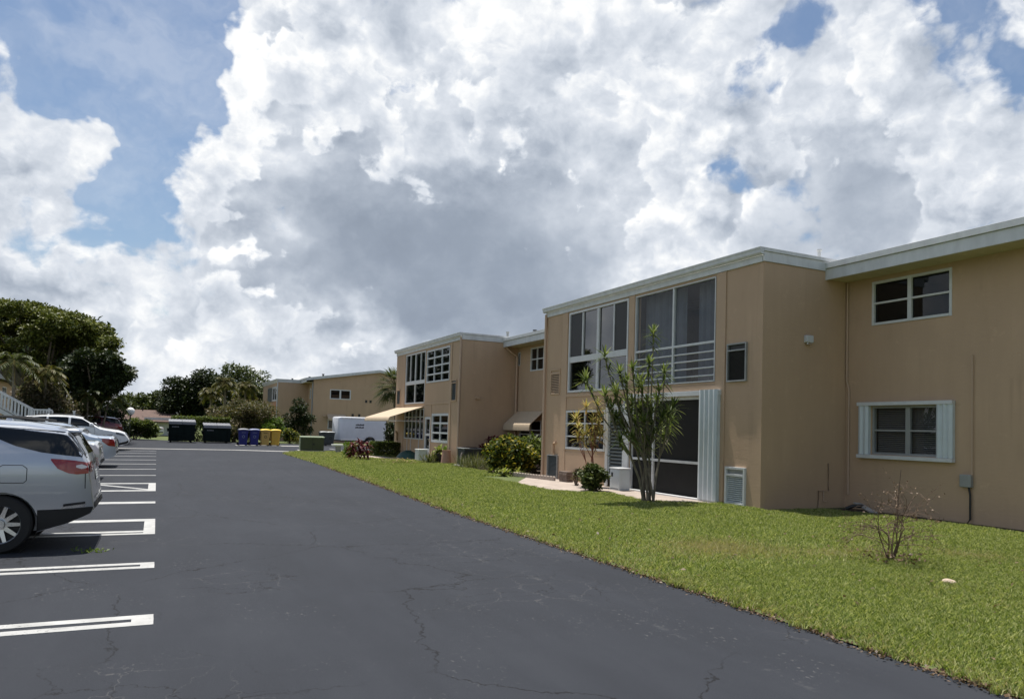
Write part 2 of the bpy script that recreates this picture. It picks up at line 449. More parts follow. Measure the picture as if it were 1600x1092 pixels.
def asphalt_mat():
    m = bpy.data.materials.new('sealed_asphalt'); m.use_nodes = True
    B = NB(m.node_tree); p = m.node_tree.nodes['Principled BSDF']
    co = B.n('ShaderNodeTexCoord').outputs['Object']
    big = B.noise(co, .22, 6., .6)
    mid = B.noise(B.vmath('MULTIPLY', co, (1.6, .35, 1.)), 1., 6., .65)
    f = B.math('MULTIPLY_ADD', mid, .5, B.math('MULTIPLY', big, .5))
    c = B.ramp(f, [(.36, (.0205, .023, .029)), (.5, (.025, .028, .0355)), (.64, (.032, .0355, .0435))])
    fine = B.noise(co, 85., 3., .7)
    c = B.mix(B.rng(fine, .3, .75, 0., .5), c, (.038, .041, .048))
    # pale scuffs and grit
    sc = B.noise(B.vmath('MULTIPLY', co, (1., .6, 1.)), 24., 4., .6)
    where = B.noise(co, .8, 3., .6)
    c = B.mix(B.math('MULTIPLY', B.rng(sc, .60, .68, 0., 1.), B.rng(where, .50, .68, 0., .5)), c, (.15, .15, .145))
    sx = B.noise(B.vmath('MULTIPLY', co, (9., 1.3, 1.)), 1.2, 5., .7)
    lane = B.n('ShaderNodeSeparateXYZ'); B.put(lane.inputs[0], co)
    wob = B.math('MULTIPLY_ADD', B.noise(co, .35, 2., .5), .9, lane.outputs[0])
    seamx = B.math('ABSOLUTE', B.math('SUBTRACT', wob, 4.55))
    c = B.mix(B.math('MULTIPLY', B.rng(seamx, .0, .07, 1., 0.), B.rng(B.noise(co, 5., 4., .7), .52, .64, 0., .18)), c, (.15, .15, .145))
    # hairline cracks
    wv = B.vmath('SCALE', B.noise(co, 1.6, 5., .65, col=True), scale=.55)
    for (sc_, wd_, w0, w1) in ((.34, .0045, .40, .50), (.75, .0048, .47, .57), (1.7, .010, .50, .60)):
        vo = B.n('ShaderNodeTexVoronoi', feature='DISTANCE_TO_EDGE')
        B.put(vo.inputs['Vector'], B.vmath('ADD', co, wv)); vo.inputs['Scale'].default_value = sc_
        k = B.rng(vo.outputs['Distance'], 0., wd_, 1., 0.)
        msk = B.rng(B.noise(co, .5 if sc_ < .5 else .33, 2., .5), w0, w1, 0., .85)
        c = B.mix(B.math('MULTIPLY', k, msk), c, (.008, .008, .009) if sc_ < 1. else (.075, .075, .077))
    # oil drips in the parking bays
    oil = B.math('MULTIPLY', B.rng(B.noise(co, 1.5, 4., .6), .62, .74, 0., .75), B.rng(lane.outputs[0], -1.6, -.9, 1., 0.))
    c = B.mix(oil, c, (.010, .010, .011))
    B.put(p.inputs['Base Color'], c)
    p.inputs['Roughness'].default_value = .88; p.inputs['Specular IOR Level'].default_value = .2
    bp = B.n('ShaderNodeBump'); bp.inputs['Strength'].default_value = .5; bp.inputs['Distance'].default_value = .006
    B.put(bp.inputs['Height'], B.noise(co, 160., 3., .7)); B.put(p.inputs['Normal'], bp.outputs[0])
    return m


def road_paint_mat():
    m = bpy.data.materials.new('worn_white_road_paint'); m.use_nodes = True
    B = NB(m.node_tree); p = m.node_tree.nodes['Principled BSDF']
    co = B.n('ShaderNodeTexCoord').outputs['Object']
    w = B.math('MULTIPLY', B.rng(B.noise(co, 26., 5., .7), .56, .66, 0., 1.), B.rng(B.noise(co, 1.4, 3., .5), .42, .62, 0., .9))
    c = B.mix(w, B.ramp(B.noise(co, 4., 4., .6), [(.3, (.30, .30, .29)), (.7, (.44, .44, .43))]), (.10, .10, .10))
    B.put(p.inputs['Base Color'], c); p.inputs['Roughness'].default_value = .75
    return m


def turf_mat():
    m = bpy.data.materials.new('turf_soil'); m.use_nodes = True
    B = NB(m.node_tree); p = m.node_tree.nodes['Principled BSDF']
    co = B.n('ShaderNodeTexCoord').outputs['Object']
    c = B.ramp(B.noise(co, .8, 6., .65), [(.3, (.07, .09, .025)), (.55, (.11, .135, .038)), (.75, (.21, .20, .09))])
    c = B.mix(B.rng(B.noise(co, 45., 3., .7), .35, .7, 0., .6), c, (.035, .055, .012))
    B.put(p.inputs['Base Color'], c); p.inputs['Roughness'].default_value = 1.
    return m


M['asphalt'] = asphalt_mat()
M['paint_line'] = road_paint_mat()
M['turf'] = turf_mat()
GR = {'lawn': [(.10, .15, .034), (.225, .285, .068), (.345, .39, .115), (.52, .53, .26)],
      'lawn_dry': [(.38, .34, .17), (.46, .39, .24), (.33, .32, .13)]}
LF = {
    'canopy': [(.07, .088, .016), (.12, .138, .026), (.19, .20, .048), (.035, .05, .011)],
    'dark_leaf': [(.016, .026, .009), (.028, .042, .013), (.04, .055, .018), (.02, .03, .01)],
    'mid_leaf': [(.04, .058, .016), (.07, .095, .024), (.11, .13, .04), (.045, .065, .016)],
    'hedge_leaf': [(.05, .075, .016), (.09, .12, .026), (.16, .19, .05), (.04, .06, .014)],
    'lime_leaf': [(.10, .16, .02), (.07, .12, .02), (.14, .19, .035)],
    'olive_leaf': [(.055, .06, .022), (.09, .088, .035), (.13, .115, .05), (.15, .11, .07), (.045, .055, .018)],
    'purple_leaf': [(.05, .045, .026), (.085, .07, .048), (.12, .10, .062), (.045, .055, .022)],
    'red_leaf': [(.075, .010, .018), (.12, .016, .026), (.05, .010, .016), (.20, .06, .07)],
    'croton_leaf': [(.34, .28, .04), (.20, .19, .03), (.10, .12, .025), (.06, .085, .018), (.035, .055, .012), (.05, .07, .016), (.03, .045, .012)],
    'hosta_leaf': [(.22, .26, .05), (.14, .19, .04), (.30, .30, .10), (.07, .11, .025)],
    'strap_leaf': [(.08, .115, .03), (.14, .18, .055), (.24, .27, .12), (.05, .075, .02)],
    'yellow_strap': [(.50, .44, .20), (.38, .34, .12), (.26, .25, .08), (.36, .22, .09)],
    'palm_leaf': [(.04, .06, .015), (.07, .09, .02), (.12, .125, .035), (.03, .045, .012)],
    'palm_gold': [(.12, .11, .024), (.08, .09, .02), (.05, .065, .016), (.15, .115, .035)],
    'grass_tuft': [(.07, .085, .03), (.11, .12, .05), (.055, .07, .02), (.15, .14, .07)],
    'dead_leaf': [(.14, .09, .055), (.20, .14, .085), (.09, .06, .04)],
    'dry_frond': [(.34, .25, .12), (.26, .18, .085), (.20, .15, .07)],
}
for k, c in {**LF, **GR}.items(): M[k] = leaf_mat(k, c, .30 if k not in ('dark_leaf', 'dead_leaf', 'canopy', 'mid_leaf') else .14)


# ------------------------------------------------------------------ foliage generators
def leaf_quads(P, size, aspect=.45, up=.5, axis=None, fold=.12):
    n = len(P)
    nrm = rng.normal(size=(n, 3)); nrm[:, 2] = np.abs(nrm[:, 2]) + up; nrm /= np.linalg.norm(nrm, axis=1)[:, None]
    a = rng.normal(size=(n, 3)) if axis is None else axis + rng.normal(size=(n, 3)) * .35
    a -= nrm * (a * nrm).sum(1)[:, None]; a /= np.linalg.norm(a, axis=1)[:, None] + 1e-9
    b = np.cross(nrm, a)
    L = (np.asarray(size) * rng.uniform(.65, 1.35, n))[:, None]; Wd = L * aspect * .5
    mid = P + a * L * .45
    V = np.stack([P, mid + b * Wd + nrm * L * fold, P + a * L, mid - b * Wd + nrm * L * fold], 1).reshape(-1, 3)
    Fq = np.arange(4 * n).reshape(n, 4)
    return V, Fq


def join_np(parts):
    V, Fc, o = [], [], 0
    for v, f in parts: V.append(v); Fc.append(f + o); o += len(v)
    return np.concatenate(V), np.concatenate(Fc)


def clump_points(centers, radii, n, flat=.75, shell=.55):
    """n leaf positions spread over blobs, denser towards each blob's outside"""
    centers = np.asarray(centers, float); radii = np.asarray(radii, float)
    w = radii ** 2; idx = rng.choice(len(centers), n, p=w / w.sum())
    d = rng.normal(size=(n, 3)); d /= np.linalg.norm(d, axis=1)[:, None]
    r = (shell + (1 - shell) * rng.random(n)) ** .7 * (1 + rng.normal(size=n) * .08)
    d[:, 2] *= flat
    return centers[idx] + d * (r * radii[idx])[:, None]


def ell_clumps(c, R, k, rmin, rmax, hollow=.45, zmin=-1.):
    out, rad = [], []
    while len(out) < k:
        d = rng.normal(size=3); d /= np.linalg.norm(d); d *= (hollow + (1 - hollow) * rng.random() ** .5)
        if d[2] < zmin: continue
        out.append(np.array(c) + d * np.array(R)); rad.append(rng.uniform(rmin, rmax))
    return np.array(out), np.array(rad)


def tree(name, label, cat, base, clumps, radii, nleaf, lsize, leaf, bark='bark', trunk_r=.25, fork=.4, group=None, aspect=.5, flat=.75, limbs=14, lean=(0, 0), shell=.5, up=.4):
    base = np.array(base, float)
    t = thing(name, label, cat, base, group)
    mb = MB()
    top = clumps.mean(0); fk = base + (top - base) * fork; fk[0] += lean[0]; fk[1] += lean[1]
    mb.tube([base - [0, 0, .1], base + (fk - base) * .5 + rng.normal(size=3) * .06, fk], [trunk_r * 1.3, trunk_r, trunk_r * .8], 9)
    for i in rng.permutation(len(clumps))[:limbs]:
        c = clumps[i]; mid = fk + (c - fk) * .5 + np.array([0, 0, -.08]) * np.linalg.norm(c - fk) + rng.normal(size=3) * .15
        mb.tube([fk - (fk - base) * .06, mid, c], [trunk_r * .55, trunk_r * .32, trunk_r * .1], 6)
    mb.build('trunk', M[bark], t, smooth=True)
    P = clump_points(clumps, radii, nleaf, flat, shell)
    P = P[P[:, 2] > base[2] + .02]
    link('crown', mesh_np('crown', *leaf_quads(P, lsize, aspect, up)), M[leaf], t)
    return t


def shrub(name, label, cat, base, R, nleaf, lsize, leaf, k=14, group=None, aspect=.5, boxy=False, stem='bark', flat=.85, up=.5, lift=0.):
    """bush from the ground up; R = half sizes"""
    base = np.array(base, float); R = np.array(R, float)
    t = thing(name, label, cat, base, group)
    c = base + [0, 0, R[2] + lift]
    if boxy:
        n = nleaf; q = rng.uniform(-1, 1, (n, 3)); ax = rng.integers(0, 5, n); s = rng.choice([-1, 1], n)
        for i in range(n):
            a = ax[i] % 3 if ax[i] < 4 else 2
            q[i, a] = (s[i] if a < 2 else 1) * (1 - abs(rng.normal()) * (.12 if i % 3 else .5))
        bumps = np.array([mnoise.noise(Vector(p * 2.3 + base)) for p in q])
        P = c + q * R * (1 + .10 * bumps)[:, None] + rng.normal(size=(n, 3)) * .02
    else:
        cl, ra = ell_clumps(c, R * .68, k, min(R) * .36, min(R) * .62, .3)
        P = clump_points(cl, ra, nleaf, flat, .4)
    P = P[P[:, 2] > base[2] + .01]
    mb = MB()
    for i in range(9):
        e = c + rng.normal(size=3) * R * .38; b = base + rng.normal(size=3) * R * .12; b[2] = base[2]
        mb.tube([b, (b + e) / 2 + rng.normal(size=3) * .03, e], [.022 + .012 * R[2], .016 + .008 * R[2], .006], 5)
    mb.build('stem', M[stem], t, smooth=True)
    link('foliage', mesh_np('foliage', *leaf_quads(P, lsize, aspect, up)), M[leaf], t)
    return t


def strap(root, d, L, w, droop, seg=4):
    """one long leaf as a tapered arching strip: verts, quads"""
    d = d / np.linalg.norm(d)
    side = np.cross(d, [0, 0, 1.]); side /= np.linalg.norm(side) + 1e-9
    V = []
    for i in range(seg + 1):
        s = i / seg
        c = root + d * L * s + np.array([0, 0, -droop * L * s * s])
        ww = w * (.55 + 1.6 * s - 2.1 * s * s) if s < 1 else .0015
        V += [c - side * max(ww, .0015) * .5, c + side * max(ww, .0015) * .5]
    Fq = [(2 * i, 2 * i + 1, 2 * i + 3, 2 * i + 2) for i in range(seg)]
    return np.array(V), np.array(Fq)


def rosette(c, n, L, w, upb=.45, droop=.35, axis=(0, 0, 1)):
    """leaf whorl: outer leaves spread flat or hang, inner ones stand up"""
    parts = []
    ax = np.array(axis, float)
    for i in range(n):
        a = 2.4 * i; e = (upb - .75) + (1.35 - (upb - .75)) * (i / n) ** 1.1 + rng.normal() * .10
        d = np.array([math.cos(a) * math.cos(e), math.sin(a) * math.cos(e), math.sin(e)]) + ax * .10 + rng.normal(size=3) * .07
        parts.append(strap(c + np.array([0, 0, L * .22 * i / n - L * .1]), d, L * rng.uniform(.75, 1.12), w, droop * rng.uniform(.6, 1.4)))
    return parts


def frond(root, d, L, droop, nl=26, ll=.5, lw=.045, vee=.5):
    """feather palm frond: leaflets both sides of an arching midrib"""
    d = d / np.linalg.norm(d); side = np.cross(d, [0, 0, 1.]); side /= np.linalg.norm(side) + 1e-9
    parts = []; rib = []
    for i in range(nl + 1):
        s = i / nl; rib.append(root + d * L * s + np.array([0, 0, -droop * L * s * s]))
    for i in range(2, nl + 1):
        s = i / nl; tg = rib[i] - rib[i - 1]; tg /= np.linalg.norm(tg)
        for sg in (-1, 1):
            dd = side * sg + tg * .75 + np.array([0, 0, vee * .4 - .35 * s])
            parts.append(strap(rib[i], dd + rng.normal(size=3) * .08, ll * (1.15 - .75 * abs(s - .4)), lw, .35, 2))
    return parts, rib


def palm(name, label, base, crown, nf, L, trunk_r, leaf='palm_leaf', group=None, ll=.5, nl=24, bark='pale_bark', elev=(-.3, 1.2), lw=.05):
    base = np.array(base, float); crown = np.array(crown, float)
    t = thing(name, label, 'palm', base, group)
    mb = MB(); mid = (base + crown) / 2 + rng.normal(size=3) * .08
    mb.tube([base, mid, crown], [trunk_r * 1.25, trunk_r, trunk_r * .9], 9); mb.build('trunk', M[bark], t, smooth=True)
    parts = []; rb = MB()
    for i in range(nf):
        a = 2.4 * i + rng.normal() * .2; e = elev[0] + (elev[1] - elev[0]) * (i + .5) / nf
        d = np.array([math.cos(a) * math.cos(e), math.sin(a) * math.cos(e), math.sin(e)])
        p, rib = frond(crown, d, L * rng.uniform(.85, 1.1), .45 + .25 * rng.random(), nl, ll, lw)
        parts += p; rb.tube(rib[::4] + [rib[-1]], [.02] * len(rib[::4]) + [.004], 4)
    fr = link('crown', mesh_np('crown', *join_np(parts)), M[leaf], t)
    rb.build('frond_rib', M['palm_gold'], t)
    return t

# ------------------------------------------------------------------ ground
def sheet(name, poly, z, m, kind='structure'):
    return MB().add([(x, y, z) for x, y in poly], [tuple(range(len(poly)))]).build(name, m, kind=kind)


def edge_x(y):
    return float(np.interp(y, [-12, 4, 15, 24.5, 33.5, 43.2, 45.0, 46.2, 46.9], [5.40, 5.34, 5.55, 6.02, 6.38, 6.5, 7.0, 8.0, 9.6]))


sheet('ground', [(-1500, -1500), (1500, -1500), (1500, 1500), (-1500, 1500)], -.05, M['turf'])
ey = list(np.linspace(-12, 46.9, 60))
sheet('driveway', [(-6.2, -12)] + [(edge_x(y) + .10, y) for y in ey] + [(9.6, 47.6), (-6.2, 47.6)], 0., M['asphalt'])
sheet('cross_road', [(-70, 47.6), (80, 47.6), (80, 60.5), (40, 61.2), (14, 63.2), (8.7, 64.8), (2.5, 66.6), (-2.4, 74.), (-70, 95)], -.004, M['asphalt'])
sheet('gutter_strip', [(-4.5, 48.3), (4.2, 47.9), (6.9, 46.6), (8.2, 47.0), (4.6, 48.6), (-4.5, 48.95)], .004, M['concrete_grey'])
lawn_poly = [(edge_x(y), y) for y in ey] + [(15.4, 47.3), (40, 47.3), (40, -12)]
sheet('lawn', lawn_poly, .012, M['turf'])
sheet('far_lawn', [(-70, 95), (-2.4, 74.), (2.5, 66.6), (8.7, 64.8), (14, 63.2), (40, 61.2), (80, 60.5), (120, 140), (-120, 140)], -.02, M['turf'])
sheet('left_lawn', [(-40, -12), (-6.2, -12), (-6.2, 47.6), (-40, 47.6)], -.02, M['turf'])

mk = MB()
ZM = .0045


def line(y0, y1, x0=-5.4, x1=.05): mk.box(x0, x1, y0, y1, .0, ZM)


def hairpin(y0, y1, lw, cap, diag=False):
    line(y0, y0 + lw); line(y1 - lw, y1)
    mk.box(.05 - cap, .051, y0 + lw, y1 - lw, .0, ZM)


hairpin(6.94, 7.30, .13, .17); hairpin(9.57, 9.95, .13, .15)
hairpin(4.1, 4.46, .13, .16)
line(12.39, 12.53, x1=-.11); line(12.62, 12.80, x1=-.11); line(13.96, 14.26, x1=-.11)
mk.box(-.11, .052, 12.39, 14.26, .0, ZM)
line(16.90, 17.28)
line(19.80, 20.08, x1=-.12); line(22.02, 22.30, x1=-.12); mk.box(-.12, .052, 19.80, 22.30, .0, ZM)
mk.hexa([(-.12, 20.10, 0), (-.12, 20.10, ZM), (-.12, 20.36, 0), (-.12, 20.36, ZM), (-1.35, 21.78, 0), (-1.35, 21.78, ZM), (-1.35, 22.01, 0), (-1.35, 22.01, ZM)])
for y in (25.34, 28.47, 31.74, 34.95, 38.35, 41.76, 44.81): line(y - .08, y + .08)
for i in range(4): mk.box(11.2 + i * 2.6, 11.32 + i * 2.6, 48.6, 53.4, -.004, .0006)
mk.build('parking_lines', M['paint_line'], kind='structure')


# ------------------------------------------------------------------ building kit
class Face:
    """a wall face: a runs along it, z up, o outwards"""
    def __init__(s, axis, c, sgn): s.axis, s.c, s.sgn = axis, c, sgn
    def p(s, a, z, o): return (s.c + s.sgn * o, a, z) if s.axis == 'x' else (a, s.c + s.sgn * o, z)
    def box(s, mb, a0, a1, z0, z1, o0, o1):
        return mb.hexa([s.p(a, z, o) for a in (a0, a1) for z in (z0, z1) for o in (o0, o1)])
    def wall(s, mb, a0, a1, z0, z1, holes, t=.2):
        A = sorted({a0, a1, *[h[i] for h in holes for i in (0, 1)]}); Zs = sorted({z0, z1, *[h[i] for h in holes for i in (2, 3)]})
        def solid(i, j):
            if not (0 <= i < len(A) - 1 and 0 <= j < len(Zs) - 1): return False
            ca, cz = (A[i] + A[i + 1]) / 2, (Zs[j] + Zs[j + 1]) / 2
            return not any(h[0] < ca < h[1] and h[2] < cz < h[3] for h in holes)
        for i in range(len(A) - 1):
            for j in range(len(Zs) - 1):
                if not solid(i, j): continue
                a, b, c, d = A[i], A[i + 1], Zs[j], Zs[j + 1]
                mb.quad(s.p(a, c, 0), s.p(b, c, 0), s.p(b, d, 0), s.p(a, d, 0))
                mb.quad(s.p(a, c, -t), s.p(b, c, -t), s.p(b, d, -t), s.p(a, d, -t))
                for (ii, jj, q) in ((i - 1, j, ((a, c), (a, d))), (i + 1, j, ((b, c), (b, d))), (i, j - 1, ((a, c), (b, c))), (i, j + 1, ((a, d), (b, d)))):
                    if not solid(ii, jj):
                        (u, v), (w, x) = q
                        mb.quad(s.p(u, v, 0), s.p(w, x, 0), s.p(w, x, -t), s.p(u, v, -t))


def window(f, par, a0, a1, z0, z1, cols=2, rows=2, fw=.05, mw=.03, o0=-.09, o1=.012, frame='white', glass='glass', acuts=None, zcuts=None, name='window', label=None, back=None):
    """frame with glazing bars; the panes are its child"""
    mb = MB()
    f.box(mb, a0, a0 + fw, z0, z1, o0, o1); f.box(mb, a1 - fw, a1, z0, z1, o0, o1)
    f.box(mb, a0 + fw, a1 - fw, z1 - fw, z1, o0, o1); f.box(mb, a0 + fw, a1 - fw, z0, z0 + fw, o0, o1 + .015)
    ac = acuts if acuts is not None else [(a0 + (a1 - a0) * i / cols, mw) for i in range(1, cols)]
    zc = zcuts if zcuts is not None else [(z0 + (z1 - z0) * j / rows, mw) for j in range(1, rows)]
    for a, w in ac: f.box(mb, a - w / 2, a + w / 2, z0 + fw, z1 - fw, o0 + .01, o1 - .008)
    for z, w in zc: f.box(mb, a0 + fw, a1 - fw, z - w / 2, z + w / 2, o0 + .012, o1 - .011)
    w = mb.build(name, M[frame], par, label=label)
    pm = MB(); o = (o0 + o1) / 2 - .01
    pm.quad(f.p(a0 + fw * .5, z0 + fw * .5, o), f.p(a1 - fw * .5, z0 + fw * .5, o), f.p(a1 - fw * .5, z1 - fw * .5, o), f.p(a0 + fw * .5, z1 - fw * .5, o))
    pm.build('pane', M[glass], w)
    if back: room(f, par, a0 - .25, a1 + .25, z0 - .2, z1 + .2, back)
    return w


def room(f, par, a0, a1, z0, z1, depth, o=-.22):
    mb = MB(); P = [f.p(a, z, q) for a in (a0, a1) for z in (z0, z1) for q in (o, o - depth)]
    mb.add(P, [(1, 3, 7, 5), (0, 1, 3, 2), (4, 5, 7, 6), (0, 4, 5, 1), (2, 3, 7, 6)])
    mb.build('room_interior', M['dark'], par)


def blinds(f, par, a0, a1, z0, z1, o=-.16, step=.045, m='blind', name='blind'):
    mb = MB(); z = z0
    while z < z1:
        mb.quad(f.p(a0, z, o + .012), f.p(a1, z, o + .012), f.p(a1, z + step * .75, o - .012), f.p(a0, z + step * .75, o - .012)); z += step
    return mb.build(name, M[m], par)


def curtain(f, par, a0, a1, z0, z1, o=-.42, pitch=.16, amp=.035):
    mb = MB(); n = int((a1 - a0) / .02); vs = []
    for i in range(n + 1):
        a = a0 + (a1 - a0) * i / n; q = o + amp * math.sin(2 * math.pi * a / pitch + .6 * math.sin(a * 5.1)) + .02 * math.sin(a * 17)
        vs += [f.p(a, z0, q), f.p(a, z1, q)]
    mb.add(vs, [(2 * i, 2 * i + 1, 2 * i + 3, 2 * i + 2) for i in range(n)])
    return mb.build('curtain', M['curtain'], par, smooth=True)


def louvre(f, par, a0, a1, z0, z1, name, frame, fill, slats=.045, fr=.045, o=.03, top=0., topm=None):
    """grille unit set in the wall: frame with slats (child)"""
    mb = MB()
    f.box(mb, a0, a0 + fr, z0, z1, -.05, o); f.box(mb, a1 - fr, a1, z0, z1, -.05, o)
    f.box(mb, a0 + fr, a1 - fr, z0, z0 + fr, -.05, o); f.box(mb, a0 + fr, a1 - fr, z1 - fr, z1, -.05, o)
    if top: f.box(mb, a0 + fr, a1 - fr, z1 - top - fr, z1 - top, -.05, o)
    w = mb.build(name, M[frame], par, bevel=.004)
    sm = MB(); f.box(sm, a0 + fr, a1 - fr, z0 + fr, z1 - fr, -.06, -.035)
    sm.build('backing', M['black'], w)
    sl = MB(); z = z0 + fr + .01
    while z < z1 - fr - top - .02:
        sl.hexa([f.p(a, z + dz, q) for a in (a0 + fr, a1 - fr) for dz, q in ((0, .018), (slats * .32, .02), (slats * .45, -.03), (slats * .75, -.028))]); z += slats
    sl.build('slats', M[fill], w)
    if top:
        tm = MB(); f.box(tm, a0 + fr, a1 - fr, z1 - top, z1 - fr, -.05, -.004); tm.build('top_panel', M[topm or fill], w)
    return w


def pleated(f, par, a0, a1, z0, z1, o0, o1, n, name='accordion_shutter'):
    mb = MB(); k = 2 * n; vs = []
    for i in range(k + 1):
        a = a0 + (a1 - a0) * i / k; q = o1 if i % 2 else o1 - .035
        for da in ((-.012, .012) if 0 < i < k else (0, 0)): vs += [f.p(a + da, z0, q), f.p(a + da, z1, q)]
    mb.add(vs, [(2 * i, 2 * i + 1, 2 * i + 3, 2 * i + 2) for i in range(2 * (k + 1) - 1)])
    f.box(mb, a0, a1, z0, z1, o0, o1 - .05)
    return mb.build(name, M['shutter'], par)


def downspout(par, pts, r=.04, m='pipe', name='downspout'): return MB().tube(pts, r, 10).build(name, M[m], par, smooth=True)


def awning(f, par, a0, a1, ztop, zfront, depth, lip=.28, name='awning', n=18):
    """sloped fabric with a rounded front edge, closed sides left open, on a tube frame"""
    mb = MB(); prof = []
    for i in range(n + 1):
        s = i / n
        if s < .62: prof.append((depth * .92 * s / .62, ztop - (ztop - zfront - lip) * s / .62))
        else:
            t = (s - .62) / .38 * math.pi / 2; r = lip
            prof.append((depth * .92 + depth * .08 * math.sin(t), zfront + lip * math.cos(t)))
    for a in (a0, a1):
        pass
    vs = []
    for o, z in prof:
        vs += [f.p(a0, z, o + .02), f.p(a1, z, o + .02), f.p(a0, z - .02, o), f.p(a1, z - .02, o)]
    fs = []
    for i in range(n):
        b = 4 * i; fs += [(b, b + 1, b + 5, b + 4), (b + 2, b + 3, b + 7, b + 6), (b, b + 4, b + 6, b + 2), (b + 1, b + 5, b + 7, b + 3)]
    fs += [(0, 1, 3, 2), (4 * n, 4 * n + 1, 4 * n + 3, 4 * n + 2)]
    mb.add(vs, fs)
    w = mb.build(name, M['awning'], par, smooth=True)
    fm = MB()
    for a in (a0 + .03, a1 - .03): fm.tube([f.p(a, zfront + .02, .02), f.p(a, zfront + .02, depth)], .016, 6)
    fm.tube([f.p(a0, zfront + .015, depth - .01), f.p(a1, zfront + .015, depth - .01)], .016, 6)
    fm.build('awning_frame', M['white'], w)
    return w


def flat_roof(par, x0, x1, y0, y1, z, gutter=True):
    """wing roof: slab, end fascias, drip edge, gutter along the front"""
    MB().box(x0, x1, y0 + .02, y1 - .02, z + .02, z + .30).build('flat_roof', M['roof'], par)
    for ya, yb, q in ((y0 - .035, y0 + .015, -1), (y1 - .015, y1 + .035, 1)):
        w = MB().box(x0 - .02, x1 + 2.0 if 0 else x1, ya, yb, z, z + .235).build('fascia', M['fascia'], par, bevel=.004)
        MB().box(x0 - .05, x1, ya - (.03 if q < 0 else -.0), yb + (.03 if q > 0 else 0), z + .238, z + .325).build('drip_edge', M['fascia'], w, bevel=.004)
    fm = MB().box(x0 - .045, x0 + .012, y0 + .017, y1 - .017, z - .01, z + .15).build('fascia', M['fascia'], par, bevel=.004)
    g = MB(); sec = [(-.05, .155), (-.13, .155), (-.16, .19), (-.165, .255), (-.185, .30), (-.185, .325), (-.05, .325)]
    g.add([(x0 + a, y, z + b) for y in (y0 - .06, y1 + .06) for a, b in sec],
          [tuple(range(7))[::-1], tuple(range(7, 14))] + [(i, (i + 1) % 7, 7 + (i + 1) % 7, 7 + i) for i in range(7)])
    g.build('gutter', M['fascia'], par, bevel=.003)


def gable_block(par, xr, xb, y0, y1, zw, ov, ridge, wallfaces):
    """main block roof: gabled, ridge along Y, boxed eaves with soffit and two-step fascia"""
    xm = (xr + xb) / 2; e0, e1 = xr - ov, xb + ov
    th = .16; zt = zw + .39
    mb = MB()
    sec = [(e0, zt - .1), (xm, ridge), (e1, zt - .1), (e1, zt), (xm, ridge + th), (e0, zt)]
    mb.add([(a, y, b) for y in (y0 - .28, y1 + .28) for a, b in sec], [tuple(range(6))[::-1], tuple(range(6, 12))] + [(i, (i + 1) % 6, 6 + (i + 1) % 6, 6 + i) for i in range(6)])
    mb.build('roof', M['roof'], par)
    for s, e in ((1, e0), (-1, e1)):
        w = MB().box(e - .012 * s, e + .04 * s, y0 - .30, y1 + .30, zw - .02, zw + .255).build('fascia', M['fascia'], par, bevel=.004)
        MB().box(e - .06 * s, e + .04 * s, y0 - .32, y1 + .32, zw + .26, zt + .012).build('drip_edge', M['fascia'], w, bevel=.004)
    sf = MB(); n = int((y1 - y0) / .3)
    for i in range(n):
        a = y0 + (y1 - y0) * i / n; b = y0 + (y1 - y0) * (i + 1) / n
        sf.box(e0 + .042, xr - .004, a + .004, b - .004, zw + .002, zw + .03)
    sf.build('soffit', M['soffit'], par)
    for y, q in ((y0, -1), (y1, 1)):
        rk = MB()
        for x_a, z_a, x_b, z_b in ((e0, zt, xm, ridge + th), (xm, ridge + th, e1, zt)):
            ya, yb = sorted((y + q * .282, y + q * .33))
            rk.hexa([(x, yy, z + dz) for x, z in ((x_a, z_a), (x_b, z_b)) for yy in (ya, yb) for dz in (-.24, .02)])
        rk.build('rake_board', M['fascia'], par)
        g = MB(); yy0, yy1 = sorted((y, y - q * .18))
        zk = zt - .1 + (ridge - zt + .1) * ov / (xm - e0) - .004; g.prism([(xr, zw + .001), (xb, zw + .001), (xb, zk), (xm, ridge - .004), (xr, zk)], yy0, yy1, 'y'); g.build('gable_wall', M['wall'], par)


def vent_pipe(par, x, y, z, h, m='grey_metal', r=.05):
    MB().lathe([(r, 0), (r, h - .06), (r * 1.5, h - .05), (r * 1.5, h), (0, h)], (x, y, z), 12).build('vent_pipe', M[m], par, smooth=True)


# ------------------------------------------------------------------ the long building
XA, XR, ZW = 12.93, 15.77, 5.93
YA0, YA1, YB0, YB1 = 13.21, 24.10, 32.35, 42.85
XB = 12.85
bl = thing('apartment_building', 'long tan two-storey apartment building with two flat-roofed wings beside the lawn', 'apartment building', (17., 20., 0.))
fA, fB, fR = Face('x', XA, -1), Face('x', XB, -1), Face('x', XR, -1)
eA, eB = Face('y', YA0, -1), Face('y', YB0, -1)

